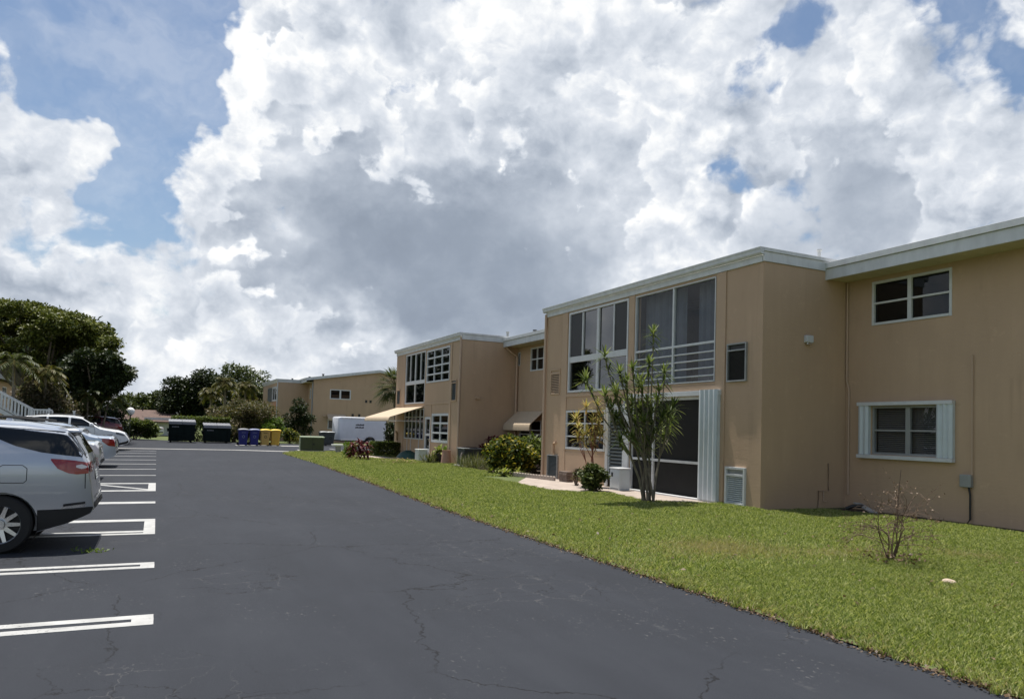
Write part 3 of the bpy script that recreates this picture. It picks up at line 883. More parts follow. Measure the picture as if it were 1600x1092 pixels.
holesA = [(18.79, 22.44, 3.07, 5.89), (14.86, 18.44, 3.12, 5.87), (19.97, 22.53, 1.11, 2.47), (14.85, 18.60, .03, 2.76), (18.93, 19.75, .36, 2.62),
          (13.72, 14.36, 3.1, 4.02), (13.70, 14.36, .05, .95), (23.0, 23.66, 3.06, 3.94), (22.98, 23.68, .05, .85)]
w = MB(); fA.wall(w, YA0, YA1, 0, ZW, holesA); w.build('front_wall', M['wall'], bl, fix=True)
w = MB(); eA.wall(w, XA + .2, XR, 0, ZW, []); w.build('end_wall', M['wall'], bl)
MB().box(XA + .2, XR, YA1 - .2, YA1 - .001, 0, ZW).build('end_wall', M['wall'], bl)
for q in ((14.47, 14.80, .02, ZW - .015, .03), (22.49, 22.84, .02, ZW - .015, .03), (18.47, 18.76, 3.032, ZW - .015, .022), (14.802, 22.488, 2.92, 3.03, .026), (19.91, 22.488, .02, 1.02, .018)):
    t = MB(); fA.box(t, *q[:4], .0025, q[4]); t.build('facade_trim', M['trim'], bl, bevel=.004)
flat_roof(bl, XA, XR + .1, YA0, YA1, ZW + .005)
# upper windows of the near wing
window(fA, bl, 18.80, 22.43, 3.08, 5.88, fw=.07, acuts=[(20.55, .13)], zcuts=[(4.22, .20)], glass='mirror_glass', name='window')
for a in (19.62, 21.52):
    t = MB(); fA.box(t, a - .03, a + .03, 4.33, 5.80, -.07, .0); t.build('window_mullion', M['white'], bl)
for a0, a1 in ((18.90, 19.58), (21.56, 22.33)):
    t = MB().quad(fA.p(a0, 4.34, -.02), fA.p(a1, 4.34, -.02), fA.p(a1, 5.79, -.02), fA.p(a0, 5.79, -.02)); t.build('window_screen', M['grille'], bl)
bw = window(fA, bl, 14.87, 18.43, 3.13, 5.86, fw=.03, acuts=[(16.62, .065)], zcuts=[(4.17, .06)], glass='clear_glass', name='balcony_opening')
for z in (3.30, 3.51, 3.72, 3.93): MB().tube([fA.p(14.9, z, -.03), fA.p(18.4, z, -.03)], .022, 8).build('railing_bar', M['white'], bw, smooth=True)
room(fA, bl, 14.5, 18.7, 3.05, 5.9, 2.2)
curtain(fA, bl, 16.55, 18.44, 3.13, 5.9); curtain(fA, bl, 14.8, 16.02, 3.13, 5.9, o=-.46)
room(fA, bl, 18.72, 22.6, 3.05, 5.9, 1.6)
# air-conditioner grilles and louvres
louvre(fA, bl, 13.70, 14.38, 3.08, 4.04, 'air_conditioner', 'grey_metal', 'grille', .03, .035, .06, .16)
louvre(fA, bl, 13.68, 14.38, .03, .97, 'air_conditioner', 'white', 'shutter', .05, .06, .06, .17, 'grey_metal')
louvre(fA, bl, 22.98, 23.68, 3.04, 3.96, 'wall_vent', 'trim', 'trim', .06, .05, .03, .14, 'trim')
louvre(fA, bl, 22.96, 23.70, .03, .87, 'air_conditioner', 'grey_metal', 'slate', .045, .03, .07)
# lower storey of the near wing
window(fA, bl, 19.98, 22.52, 1.12, 2.46, cols=2, rows=3, fw=.07, mw=.045, glass='glass', name='window')
room(fA, bl, 19.9, 22.6, 1.0, 2.6, 1.5)
for q in ((19.745, 19.90, .04, 2.66, .045), (18.62, 18.915, .04, 2.76, .05), (18.92, 19.74, 2.45, 2.62, .03)):
    t = MB(); fA.box(t, *q[:4], -.05, q[4]); t.build('door_frame', M['white'], bl, bevel=.006)
d = louvre(fA, bl, 18.94, 19.74, .38, 2.44, 'jalousie_door', 'shutter', 'slate', .11, .05, .01)
t = MB(); fA.box(t, 18.94, 19.74, .04, .37, -.05, .0); t.build('door_panel', M['white'], d)
t = MB(); fA.box(t, 19.66, 19.72, 1.0, 1.03, .012, .07); fA.box(t, 19.60, 19.72, 1.0, 1.03, .07, .09); t.build('handle', M['steel'], d)
t = MB(); fA.box(t, 14.58, 18.66, 2.77, 2.90, .003, .10); t.build('shutter_track', M['white'], bl, bevel=.005)
t = MB(); fA.box(t, 14.58, 18.60, .003, .07, -.02, .12); t.build('shutter_sill', M['white'], bl, bevel=.005)
pleated(fA, bl, 14.60, 15.30, .072, 2.91, .032, .17, 4)
sd = MB()
for a in (15.30, 17.45, 18.53): fA.box(sd, a, a + .065, .07, 2.77, -.08, -.02)
fA.box(sd, 15.36, 18.53, .95, 1.02, -.075, -.022); fA.box(sd, 15.36, 18.53, 2.68, 2.77, -.075, -.022)
sd = sd.build('sliding_door', M['white'], bl)
t = MB(); t.quad(fA.p(14.8, .05, -.085), fA.p(18.6, .05, -.085), fA.p(18.6, 2.77, -.085), fA.p(14.8, 2.77, -.085)); t.build('screen', M['screen'], sd)
t = MB(); fA.box(t, 15.30, 15.34, 1.48, 1.62, -.02, .03); t.build('handle', M['white'], sd)
downspout(bl, [(XA - .06, YA1 - .04, ZW + .1), (XA - .06, YA1 - .04, .05)], .05)
downspout(bl, [(XA - .05, 23.30, .92), (XA - .05, 23.30, 1.28), (XA - .05, 23.12, 1.33)], .045, 'trim', 'standpipe')
# end wall fittings
t = MB(); eA.box(t, 14.27, 14.51, 4.08, 4.26, .0, .10); lamp1 = t.build('wall_lamp', M['white'], bl, bevel=.02)
t = MB(); eA.box(t, 14.31, 14.47, 4.03, 4.078, .01, .09); t.build('lamp_lens', M['steel'], lamp1, bevel=.01)
pp = MB(); q = YA0 - .03
pp.tube([(15.14, q, 1.12), (15.14, q, .44), (14.80, q, .44), (14.80, q, .03)], .014, 6)
pp.tube([(14.98, q, .44), (14.98, q, .18), (15.08, q, .18)], .014, 6)
pp.build('water_pipe', M['pipe'], bl, smooth=True)
downspout(bl, [(XR - .04, YA0 - .05, 5.70), (XR - .04, YA0 - .05, 3.2), (XR - .03, YA0 - .11, 3.0), (XR - .03, YA0 - .11, .35)], .022, 'pipe', 'conduit')
# recessed wall and main block
holesR = [(10.44, 12.47, 4.54, 5.62), (10.72, 12.46, 1.39, 2.56), (29.0, 30.92, 4.50, 5.60), (29.7, 31.9, .9, 2.2), (32.0, 32.25, 4.85, 5.50), (2.4, 4.6, 4.54, 5.62), (2.4, 4.6, 1.38, 2.56)]
w = MB(); fR.wall(w, -6, 47.0, 0, ZW, holesR); w.build('recessed_wall', M['wall'], bl)
MB().box(28.6, 28.8, -6, 47, 0, ZW).build('rear_wall', M['wall'], bl)
MB().box(XR + .2, 28.6, -6, -5.8, 0, ZW).build('side_wall', M['wall'], bl)
MB().box(XR + .2, 28.6, 46.8, 47, 0, ZW).build('side_wall', M['wall'], bl)
gable_block(bl, XR, 28.8, -6, 47, 5.73, .77, 7.3, None)
window(fR, bl, 10.44, 12.47, 4.54, 5.62, 2, 2, .06, .045, acuts=[(11.47, .10)], frame='white', glass='glass'); room(fR, bl, 10.2, 12.7, 4.4, 5.7, 1.5)
w2 = window(fR, bl, 10.72, 12.46, 1.39, 2.56, 2, 2, .05, .04, acuts=[(11.52, .12)], frame='grey_metal', glass='clear_glass', o0=-.12, o1=-.03); room(fR, bl, 10.5, 12.7, 1.2, 2.7, 1.5)
blinds(fR, bl, 10.76, 12.42, 1.44, 2.52, -.19)
for z in (2.57, 1.29): t = MB(); fR.box(t, 10.35, 12.79, z, z + .085, .003, .13); t.build('shutter_track', M['white'], bl, bevel=.005)
pleated(fR, bl, 12.48, 12.77, 1.38, 2.57, .003, .12, 2); pleated(fR, bl, 10.36, 10.74, 1.38, 2.57, .003, .12, 3)
window(fR, bl, 29.0, 30.92, 4.50, 5.60, 3, 2, .06, .05, glass='glass'); room(fR, bl, 28.8, 31.1, 4.3, 5.7, 1.5)
window(fR, bl, 29.7, 31.9, .9, 2.2, 2, 2, .06, .05, glass='glass'); room(fR, bl, 29.5, 32.1, .8, 2.3, 1.5)
window(fR, bl, 32.0, 32.25, 4.85, 5.50, 1, 1, .03, .03, glass='glass')
for z0, z1 in ((4.54, 5.62), (1.38, 2.56)): window(fR, bl, 2.4, 4.6, z0, z1, 2, 2, .06, .045, glass='glass')
awning(fR, bl, 29.45, 32.2, 2.62, 1.72, .72, .30)
t = MB(); fR.box(t, 9.95, 10.20, .78, 1.05, .003, .10); ub = t.build('utility_box', M['grey_metal'], bl, bevel=.012)
MB().tube([(XR - .04, 9.96, 3.62), (XR - .04, 9.96, 1.0)], .014, 6).build('cable', M['pipe'], ub, smooth=True)
MB().tube([(XR - .05, 10.02, .78), (XR - .05, 9.99, .62), (XR - .05, 9.99, .1), (XR - .09, 10.04, .0)], .022, 8).build('cable_pipe', M['black'], ub, smooth=True)
vp = PY(1280, 402, 15.6); vent_pipe(bl, vp[0], 15.6, ZW + .3, PY(1280, 390, 15.6)[2] - ZW - .3, 'white', .05)
vent_pipe(bl, 16.9, 13.9, 6.2, .34, 'grey_metal', .05)
vent_pipe(bl, 15.6, 33.2, ZW + .3, .38, 'grey_metal', .06); vent_pipe(bl, 16.3, 31.6, 6.25, .34, 'black', .07)
# far wing
holesB = [(37.55, 41.05, 3.0, 5.86), (33.9, 37.38, 4.06, 5.80), (32.85, 33.55, 3.02, 4.06), (41.9, 42.6, 3.0, 3.9), (37.55, 41.0, 1.05, 2.75), (33.78, 36.32, .97, 2.46), (36.42, 37.38, .02, 2.30)]
w = MB(); fB.wall(w, YB0, YB1, 0, ZW, holesB); w.build('front_wall', M['wall'], bl)
w = MB(); eB.wall(w, XB + .2, XR, 0, ZW, []); w.build('end_wall', M['wall'], bl)
MB().box(XB + .2, XR, YB1 - .2, YB1 - .001, 0, ZW).build('end_wall', M['wall'], bl)
flat_roof(bl, XB, XR + .1, YB0, YB1, ZW + .005)
for q in ((33.58, 33.82, .02, ZW - .015, .03), (41.12, 41.45, .02, ZW - .015, .03), (33.822, 37.4, 2.92, 3.02, .02), (36.36, 36.42, .02, 2.918, .03)):
    t = MB(); fB.box(t, *q[:4], .0025, q[4]); t.build('facade_trim', M['trim'], bl, bevel=.004)
window(fB, bl, 37.57, 41.03, 3.02, 5.85, fw=.07, acuts=[(39.3, .09)], zcuts=[(4.2, .20)], glass='glass')
for a in (38.4, 40.2):
    t = MB(); fB.box(t, a - .035, a + .035, 4.3, 5.79, -.07, .0); t.build('window_mullion', M['white'], bl)
room(fB, bl, 37.5, 41.1, 2.95, 5.9, 1.5)
window(fB, bl, 33.92, 37.36, 4.07, 5.79, 3, 4, .08, .075, glass='glass'); room(fB, bl, 33.8, 37.48, 3.95, 5.9, 1.5)
louvre(fB, bl, 32.85, 33.55, 3.02, 4.06, 'air_conditioner', 'trim', 'slate', .05, .05, .05, .12)
louvre(fB, bl, 41.9, 42.6, 3.0, 3.9, 'wall_vent', 'trim', 'slate', .05, .05, .03)
pw = window(fB, bl, 37.57, 40.98, 1.06, 2.74, fw=.06, acuts=[(38.25, .05), (38.95, .05), (39.65, .05), (40.25, .05)], zcuts=[(2.28, .05)], glass='glass', name='porch_screen'); room(fB, bl, 37.5, 41.1, .9, 2.8, 1.5)
for a in (38.25, 39.65, 40.3):
    t = MB(); fB.box(t, a, a + .06, .03, 1.05, .003, .02); t.build('panel_batten', M['white'], bl)
dr = window(fB, bl, 36.44, 37.36, .04, 2.28, fw=.12, acuts=[], zcuts=[(.55, .14), (1.35, .12)], glass='glass', name='door')
t = MB(); fB.box(t, 36.56, 37.24, .16, .52, -.05, -.02); t.build('door_panel', M['white'], dr)
t = MB(); fB.box(t, 36.48, 36.53, 1.0, 1.12, .013, .06); t.build('handle', M['steel'], dr)
window(fB, bl, 33.80, 36.30, .98, 2.45, 2, 3, .12, .09, glass='glass'); room(fB, bl, 33.7, 36.4, .9, 2.6, 1.5)
awning(fB, bl, 37.65, 42.6, 2.84, 2.02, 1.9, .24)
downspout(bl, [(XB - .06, YB0 + .03, ZW + .1), (XB - .06, YB0 + .03, .05)], .05)
downspout(bl, [(15.05, YB0 - .12, 5.74), (15.35, YB0 - .14, 5.5), (15.68, YB0 - .16, 5.28), (15.68, YB0 - .16, .2)], .055)
t = MB(); eB.box(t, 13.6, 13.82, 3.14, 3.28, .0, .09); t.build('wall_lamp', M['trim'], bl, bevel=.015)
downspout(bl, [(XB - .05, 42.2, .9), (XB - .05, 42.2, 1.35), (XB - .14, 42.1, 1.45)], .06, 'trim', 'standpipe')

# concrete apron by the near wing, planted bed between the wings
ap = [G(806, 756)[:2], G(850, 766)[:2], G(903, 771)[:2], G(960, 772)[:2], G(1010, 785)[:2], G(1056, 792)[:2], (12.55, 14.6)]
MB().prism([tuple(p) for p in ap] + [(XA - .001, 14.5), (XA - .001, 24.0), (12.6, 24.6)], .0, .03).build('patio', M['concrete'], kind='structure', bevel=.008)
sheet('planting_bed', [(12.0, 24.65), (12.6, 24.62), (13.0, 24.2), (15.7, 24.2), (15.7, 32.2), (12.9, 32.2), (11.9, 31.0)], .02, M['soil'])
sheet('wall_bed', [(13.0, 13.0), (15.7, 13.0), (15.7, 5.0), (15.25, 5.0), (15.3, 10.5), (15.0, 12.75), (13.0, 12.95)], .02, M['soil'])
MB().prism([(11.5, 38.), (12.84, 38.), (12.84, 36.0), (12.0, 35.2), (10.6, 38.0), (9.6, 40.5), (9.8, 41.2), (11.5, 41.)], .0, .03).build('path', M['concrete'], kind='structure')

# ------------------------------------------------------------------ gabled building across the cross road
gb = thing('apartment_building', 'tan gable-ended apartment building behind the white trailer', 'apartment building', (19., 76., 0))
GY, GW, GX0, GX1, XC = 72.5, 75.2, 13.5, 26.4, 10.6
fg, fcR, fcW, ecW = Face('y', GY, -1), Face('x', GX0, -1), Face('x', XC, -1), Face('y', GW, -1)
w = MB(); fg.wall(w, GX0, GX1, 0, 5.75, [(15.1, 17.15, 4.22, 5.18), (15.0, 16.6, 1.3, 2.3)]); w.build('gable_end_wall', M['wall'], gb)
w = MB(); fcR.wall(w, GY + .001, 98, 0, 5.75, [(73.6, 74.2, 4.2, 5.25)]); w.build('recessed_wall', M['wall'], gb)
MB().box(GX1 - .2, GX1 - .001, GY + .2, 98, 0, 5.75).build('rear_wall', M['wall'], gb)
gable_block(gb, GX0, GX1, GY, 98, 5.75, .77, 7.15, None)
window(fg, gb, 15.1, 17.15, 4.22, 5.18, fw=.09, acuts=[(16.12, .16)], zcuts=[], glass='glass'); room(fg, gb, 14.9, 17.3, 4.1, 5.3, 1.2)
window(fg, gb, 15.0, 16.6, 1.3, 2.3, 2, 1, .07, .05, glass='glass')
awning(fg, gb, 14.9, 16.7, 2.75, 2.15, .6, .2)
window(fcR, gb, 73.6, 74.2, 4.2, 5.25, 1, 1, .12, .05, glass='glass')
w = MB(); fcW.wall(w, GW, 86.5, 0, 5.75, [(76.0, 82.6, 3.9, 5.4)]); w.build('front_wall', M['wall'], gb)
w = MB(); ecW.wall(w, XC + .2, GX0, 0, 5.75, []); w.build('end_wall', M['wall'], gb)
MB().box(XC + .2, GX0, 86.3, 86.499, 0, 5.75).build('end_wall', M['wall'], gb)
t = MB(); fcW.box(t, 76.0, 79.2, 2.6, 3.85, .0025, .03); t.build('infill_panel', M['salmon'], gb)
flat_roof(gb, XC, GX0 + .1, GW, 86.5, 5.755)
window(fcW, gb, 76.0, 79.2, 3.92, 5.38, 2, 1, .16, .12, glass='glass'); window(fcW, gb, 79.3, 82.6, 3.92, 5.38, 4, 1, .06, .06, frame='grey_metal', glass='glass', name='screened_window')
downspout(gb, [(GX0 - .06, GY + .06, 5.75), (GX0 - .06, GY + .06, .1)], .05, 'grey_metal'); downspout(gb, [(XC - .05, GW + .05, 5.75), (XC - .05, GW + .05, .1)], .05, 'fascia')
awning(fcW, gb, 75.6, 79.6, 2.55, 2.1, 1.2, .2)
for x, z in ((18.6, 4.0), (19.05, 4.0), (17.3, 2.58), (17.95, 2.58)):
    t = MB(); fg.box(t, x, x + .22, z, z + .27, .0, .02); t.build('wall_vent', M['black'], gb)
t = MB(); fg.box(t, 14.5, 14.75, 2.45, 2.62, 0, .12); t.build('wall_lamp', M['trim'], gb, bevel=.02)
vent_pipe(gb, 13.4, 74.2, 6.1, .3, 'black', .08); vent_pipe(gb, 14.6, 73.6, 6.35, .35, 'black', .09); vent_pipe(gb, 12.2, 77, 6.05, .25, 'black', .08)

nb = thing('apartment_building', 'pale flat-roofed building end just showing left of the gabled building', 'apartment building', (12.5, 112, 0))
fn, en = Face('x', 10.3, -1), Face('y', 100.5, -1)
w = MB(); en.wall(w, 10.5, 22, 0, 5.9, []); w.build('end_wall', M['wall'], nb)
w = MB(); fn.wall(w, 100.5, 124, 0, 5.9, [(103, 106, 3.9, 5.4), (109, 112, 3.9, 5.4)]); w.build('front_wall', M['wall'], nb)
window(fn, nb, 103, 106, 3.9, 5.4, 2, 2); window(fn, nb, 109, 112, 3.9, 5.4, 2, 2)
flat_roof(nb, 10.3, 22, 100.5, 124, 5.905)

# building at the left edge with its outside stair
lb = thing('apartment_building', 'tan building under the trees at the left edge, behind a white stair', 'apartment building', (-19, 76, 0))
fl, el = Face('x', -12.7, 1), Face('y', 61., -1)
w = MB(); fl.wall(w, 61, 94, 0, 4.75, [(66, 68, 3.2, 4.3), (72, 74, 3.2, 4.3), (80, 82, 3.2, 4.3), (66, 68, .9, 2.), (77, 79, .9, 2.)]); w.build('front_wall', M['wall'], lb)
w = MB(); el.wall(w, -26, -12.9, 0, 4.75, [(-18, -16, 3.2, 4.3)]); w.build('end_wall', M['wall'], lb)
for a in (66, 72, 80): window(fl, lb, a, a + 2, 3.2, 4.3, 2, 2, .07, .05)
for a in (66, 77): window(fl, lb, a, a + 2, .9, 2., 2, 2, .07, .05)
window(el, lb, -18, -16, 3.2, 4.3, 2, 2, .07, .05)
MB().hexa([(x, y, z + d) for x, z in ((-26.5, 6.2), (-12.0, 4.95)) for y in (60.4, 94.6) for d in (0, .22)]).build('roof', M['roof_brown'], lb)
MB().box(-12.0, -11.95, 60.4, 94.6, 4.78, 5.15).build('fascia', M['grey_metal'], lb)

st = thing('outdoor_stair', 'white stair with slatted railing descending at the left edge', 'stair', (-7., 51., 0))
x0, z0, x1, z1 = -9.6, 2.98, -6.56, 1.22     # top and bottom of the flight
stp = MB(); n = 11
for i in range(n):
    x = x0 + (x1 - x0) * i / n; z = z0 + (z1 - z0) * (i + .5) / n
    stp.box(x, x + (x1 - x0) / n + .04, 50.3, 51.4, z - .06, z)
stp.build('tread', M['concrete_grey'], st)
sr = MB()
for y in (50.2, 51.45): sr.hexa([(x, yy, z + d) for x, z in ((x0, z0), (x1, z1)) for yy in (y, y + .06) for d in (-.22, .02)])
sr.build('stringer', M['white'], st)
MB().box(-6.56, -5.62, 50.2, 51.51, 1.06, 1.2).build('landing', M['concrete_grey'], st)
rl = MB()
for y in (50.22, 51.46):
    rl.hexa([(x, yy, z + d) for x, z in ((x0, z0 + .85), (x1, z1 + .85)) for yy in (y, y + .05) for d in (.0, .09)])
    rl.hexa([(x, yy, z + d) for x, z in ((x0, z0 + .1), (x1, z1 + .1)) for yy in (y, y + .05) for d in (.0, .06)])
    for i in range(18):
        x = x0 + (x1 - x0) * (i + .5) / 18; z = z0 + (z1 - z0) * (i + .5) / 18
        rl.box(x - .045, x + .045, y + .01, y + .04, z + .12, z + .86)
    rl.box(-6.5, -5.62, y, y + .05, 2.06, 2.14); rl.box(-6.5, -5.62, y, y + .05, 1.3, 1.36)
    for i in range(6): rl.box(-6.42 + i * .15, -6.33 + i * .15, y + .01, y + .04, 1.36, 2.06)
for x in (-6.58, -5.7): rl.box(x, x + .1, 50.2, 50.3, 1.2, 2.2)
rl.build('railing', M['fascia'], st)
ps = MB()
for x in (-6.5, -5.8):
    for y in (50.25, 51.35): ps.box(x, x + .12, y, y + .12, 0, 1.06)
for i in range(6): ps.box(-5.62 + i * .26, -5.34 + i * .26, 50.25, 51.45, 0, 1.06 - .18 * i)
ps.build('support', M['concrete_grey'], st)

bh = thing('house', 'low house with brown shingle roof behind the globe lamp', 'house', (-1., 90., 0))
MB().box(-9, PY(274, 650, 89)[0] - .5, 87, 97, 0, PY(235, 658, 86.2)[2] - .1).build('wall', M['grey_metal'], bh)
rz, ez, rx = PY(235, 640.5, 92)[2], PY(235, 658, 86.2)[2], PY(274, 650, 89)[0]
MB().add([(x, y, z) for x in (-9.6, rx) for y, z in ((86.2, ez - .12), (86.2, ez), (92, rz), (97.8, ez))], [(0, 1, 2, 3), (4, 7, 6, 5), (0, 4, 5, 1), (1, 5, 6, 2), (2, 6, 7, 3), (3, 7, 4, 0)]).build('roof', M['roof_brown'], bh)
MB().box(-1.2, 1.8, 86.95, 86.99, .05, 1.95).build('garage_door', M['white'], bh)
MB().box(2.0, 2.6, 86.94, 86.99, .9, 1.8).build('window', M['grille'], bh)
vent_pipe(bh, -1.4, 88.6, 2.6, .4, 'black', .06)

# ------------------------------------------------------------------ cars
def interp(pts):
    xs = [p[0] for p in pts]; ys = [p[1] for p in pts]
    return lambda x: float(np.interp(x, xs, ys))


class Car:
    """local frame: x from rear bumper 0 to front L, y across, z up"""
    def __init__(s, L, Wd, top, bot, belt, tum=.22, r=.11, rear_round=.13, front_round=.24):
        s.L, s.W, s.belt, s.tum, s.r = L, Wd, belt, tum, r
        s.top, s.bot = interp(top), interp(bot); s.tp, s.bp = top, bot
        s.rr, s.fr = rear_round, front_round
        s.roof = max(p[1] for p in top)
    def half(s, x, z):
        pl = 1 - s.rr * (1 - min(1, max(x, 0) / .55)) ** 2.2 - s.fr * (1 - min(1, max(s.L - x, 0) / .85)) ** 2.2
        b = s.belt
        if z < b: q = 1 - .055 * max(0, (b - .18 - z) / .6) ** 2 - .012 * max(0, (z - b + .18) / .18) ** 2
        else: q = .988 - s.tum * ((z - b) / (s.roof - b)) ** 1.15
        return s.W / 2 * pl * q
    def w(s, x, z):
        zt = s.top(x); k = (z - (zt - s.r)) / s.r
        f = math.sqrt(max(0., 1 - .93 * min(1., k) ** 2)) if k > 0 else 1.
        return s.half(x, z) * f
    def body(s, name, m, par, arches, arch_r):
        xs = sorted({*[round(p[0], 4) for p in s.tp + s.bp], *np.linspace(0, s.L, 84).round(4), *(np.linspace(0, .5, 24)).round(4), *(s.L - np.linspace(0, .5, 16)).round(4)})
        nz = 26; vs = []; ny = 7
        for x in xs:
            zt, zb = s.top(x), s.bot(x)
            zs = [zb + (zt - zb) * (i / (nz - 1)) ** .8 for i in range(nz)]
            R = [(x, s.w(x, z), z) for z in zs]; wt = R[-1][1]
            ring = R + [(x, wt * (1 - 2 * j / (ny + 1)), zt) for j in range(1, ny + 1)] + [(a, -b, c) for a, b, c in R[::-1]]
            vs.append(ring)
        n = len(vs[0]); mb = MB()
        fs = [(i * n + k, i * n + (k + 1) % n, (i + 1) * n + (k + 1) % n, (i + 1) * n + k) for i in range(len(xs) - 1) for k in range(n)]
        fs += [tuple(range(n)), tuple(range((len(xs) - 1) * n, len(xs) * n))[::-1]]
        mb.add([p for r_ in vs for p in r_], fs)
        o = mb.build(name, m, par, smooth=True)
        cut = MB()
        for ax in arches:
            for sg in (-1, 1):
                y0, y1 = sorted((sg * (s.W / 2 - .28), sg * (s.W / 2 + .3)))
                cut.lathe([(0, 0), (arch_r, 0), (arch_r, y1 - y0), (0, y1 - y0)], (ax, y0, .35), 40, 'y')
        c = cut.build('cutter', None); c.parent = o.parent; c.matrix_parent_inverse = o.matrix_parent_inverse.copy()
        md = o.modifiers.new('arches', 'BOOLEAN'); md.object = c; md.operation = 'DIFFERENCE'; md.solver = 'EXACT'
        bpy.context.view_layer.update()
        me = bpy.data.meshes.new_from_object(o.evaluated_get(bpy.context.evaluated_depsgraph_get()))
        o.modifiers.clear(); o.data = me; bpy.data.objects.remove(c)
        me.materials.clear(); me.materials.append(m)
        if len(me.polygons):
            me.polygons.foreach_set('use_smooth', [True] * len(me.polygons)); me.set_sharp_from_angle(angle=math.radians(35))
        return o
    def side(s, poly, sg, off=.004, n=22, rows=7):
        """skin patch: polygon in (x, z), given as lower and upper outlines"""
        lo, up = interp(poly[0]), interp(poly[1]); x0, x1 = poly[0][0][0], poly[0][-1][0]
        mb = MB(); vs = []
        for i in range(n + 1):
            x = x0 + (x1 - x0) * i / n
            a, b = lo(x), up(x)
            for j in range(rows + 1):
                z = a + (b - a) * j / rows; vs.append((x, sg * (s.w(x, z) + off), z))
        k = rows + 1
        mb.add(vs, [(i * k + j, (i + 1) * k + j, (i + 1) * k + j + 1, i * k + j + 1) for i in range(n) for j in range(rows)])
        return mb
    def endx(s, z, y, front):
        """x of the tail (or nose) skin at height z"""
        zz = z; best = None
        xs = np.linspace(0, s.L * .5, 400) if not front else np.linspace(s.L, s.L * .5, 400)
        for x in xs:
            hw = s.half(x, min(zz, s.top(x))); q = min(1, abs(y) / max(hw, 1e-3)); k = min(1., math.sqrt(max(0, (1 - q * q) / .93)))
            if s.top(x) - s.r + s.r * k >= zz and s.bot(x) <= zz: return x
        return xs[-1]
    def end(s, z0, z1, w0, w1, front, off=.006, ny=14, nz=8, ya=None):
        """patch across the tail/nose from height z0 (half width w0) to z1 (w1)"""
        vs = []
        for j in range(nz + 1):
            z = z0 + (z1 - z0) * j / nz; ww = w0 + (w1 - w0) * j / nz
            for i in range(ny + 1):
                y = -ww + 2 * ww * i / ny if ya is None else ya[0] + (ya[1] - ya[0]) * i / ny
                x = s.endx(z, y, front); vs.append((x + (off if front else -off), y, z + off * .4))
        k = ny + 1
        return MB().add(vs, [(j * k + i, j * k + i + 1, (j + 1) * k + i + 1, (j + 1) * k + i) for j in range(nz) for i in range(ny)])
    def deck(s, x0, x1, wf, off=.006, nx=14, ny=10):
        vs = []
        for i in range(nx + 1):
            x = x0 + (x1 - x0) * i / nx; zt = s.top(x); hw = s.half(x, zt - s.r * .5) * wf
            for j in range(ny + 1):
                y = -hw + 2 * hw * j / ny; q = min(1, abs(y) / s.half(x, zt - s.r * .3)); k = min(1., math.sqrt(max(0, (1 - q * q) / .93)))
                vs.append((x, y, zt - s.r + s.r * k + off))
        k = ny + 1
        return MB().add(vs, [(i * k + j, (i + 1) * k + j, (i + 1) * k + j + 1, i * k + j + 1) for i in range(nx) for j in range(ny)])


def wheel(par, x, y, sg, R, rim='steel', spokes=10, wd=.225):
    w = MB(); h = wd / 2; c = (x, y - h, R)
    w.lathe([(R * .66, .0), (R * .93, .0), (R, .03), (R, wd - .03), (R * .93, wd), (R * .66, wd)], c, 40, 'y')
    t = w.build('wheel', M['rubber'], par, smooth=True)
    rm = MB(); yo = y + sg * (h - .012)
    s0 = min(yo, yo - sg * .16)
    rm.lathe([(R * .68, 0), (R * .64, .02), (R * .63, .15), (R * .68, .17)], (x, s0, R), 40, 'y')
    for i in range(spokes):
        a = 2 * math.pi * i / spokes; ca, sa = math.cos(a), math.sin(a)
        pr, qr = (-sa, ca), (ca, sa)
        P = []
        for rr, hw in ((R * .10, .030), (R * .66, .019)):
            for e in (-1, 1):
                for d in (0, .035):
                    P.append((x + qr[0] * rr + pr[0] * hw * e, yo - sg * (d + .012 + .03 * (1 - rr / R)), R + qr[1] * rr + pr[1] * hw * e))
        rm.hexa(P)
    rm.lathe([(0, 0), (R * .17, 0), (R * .17, .04), (0, .04)], (x, yo - .02, R), 24, 'y')
    rm.build('rim', M[rim], t, smooth=True)
    dk = MB(); dk.lathe([(0, 0), (R * .64, 0), (R * .64, .01), (0, .01)], (x, yo - sg * .12, R), 24, 'y'); dk.build('brake_disc', M['black'], t)
    return t


def seam(car, pts, sg, wdt=.012, off=.0035):
    mb = MB()
    for (xa, za), (xb, zb) in zip(pts[:-1], pts[1:]):
        n = max(2, int(math.hypot(xb - xa, zb - za) / .05)); q = []
        L_ = math.hypot(xb - xa, zb - za); nx, nz = -(zb - za) / L_ * wdt / 2, (xb - xa) / L_ * wdt / 2
        for i in range(n + 1):
            x = xa + (xb - xa) * i / n; z = za + (zb - za) * i / n
            for e in (-1, 1): q.append((x + nx * e, sg * (car.w(x + nx * e, z + nz * e) + off), z + nz * e))
        mb.add(q, [(2 * i, 2 * i + 1, 2 * i + 3, 2 * i + 2) for i in range(n)])
    return mb


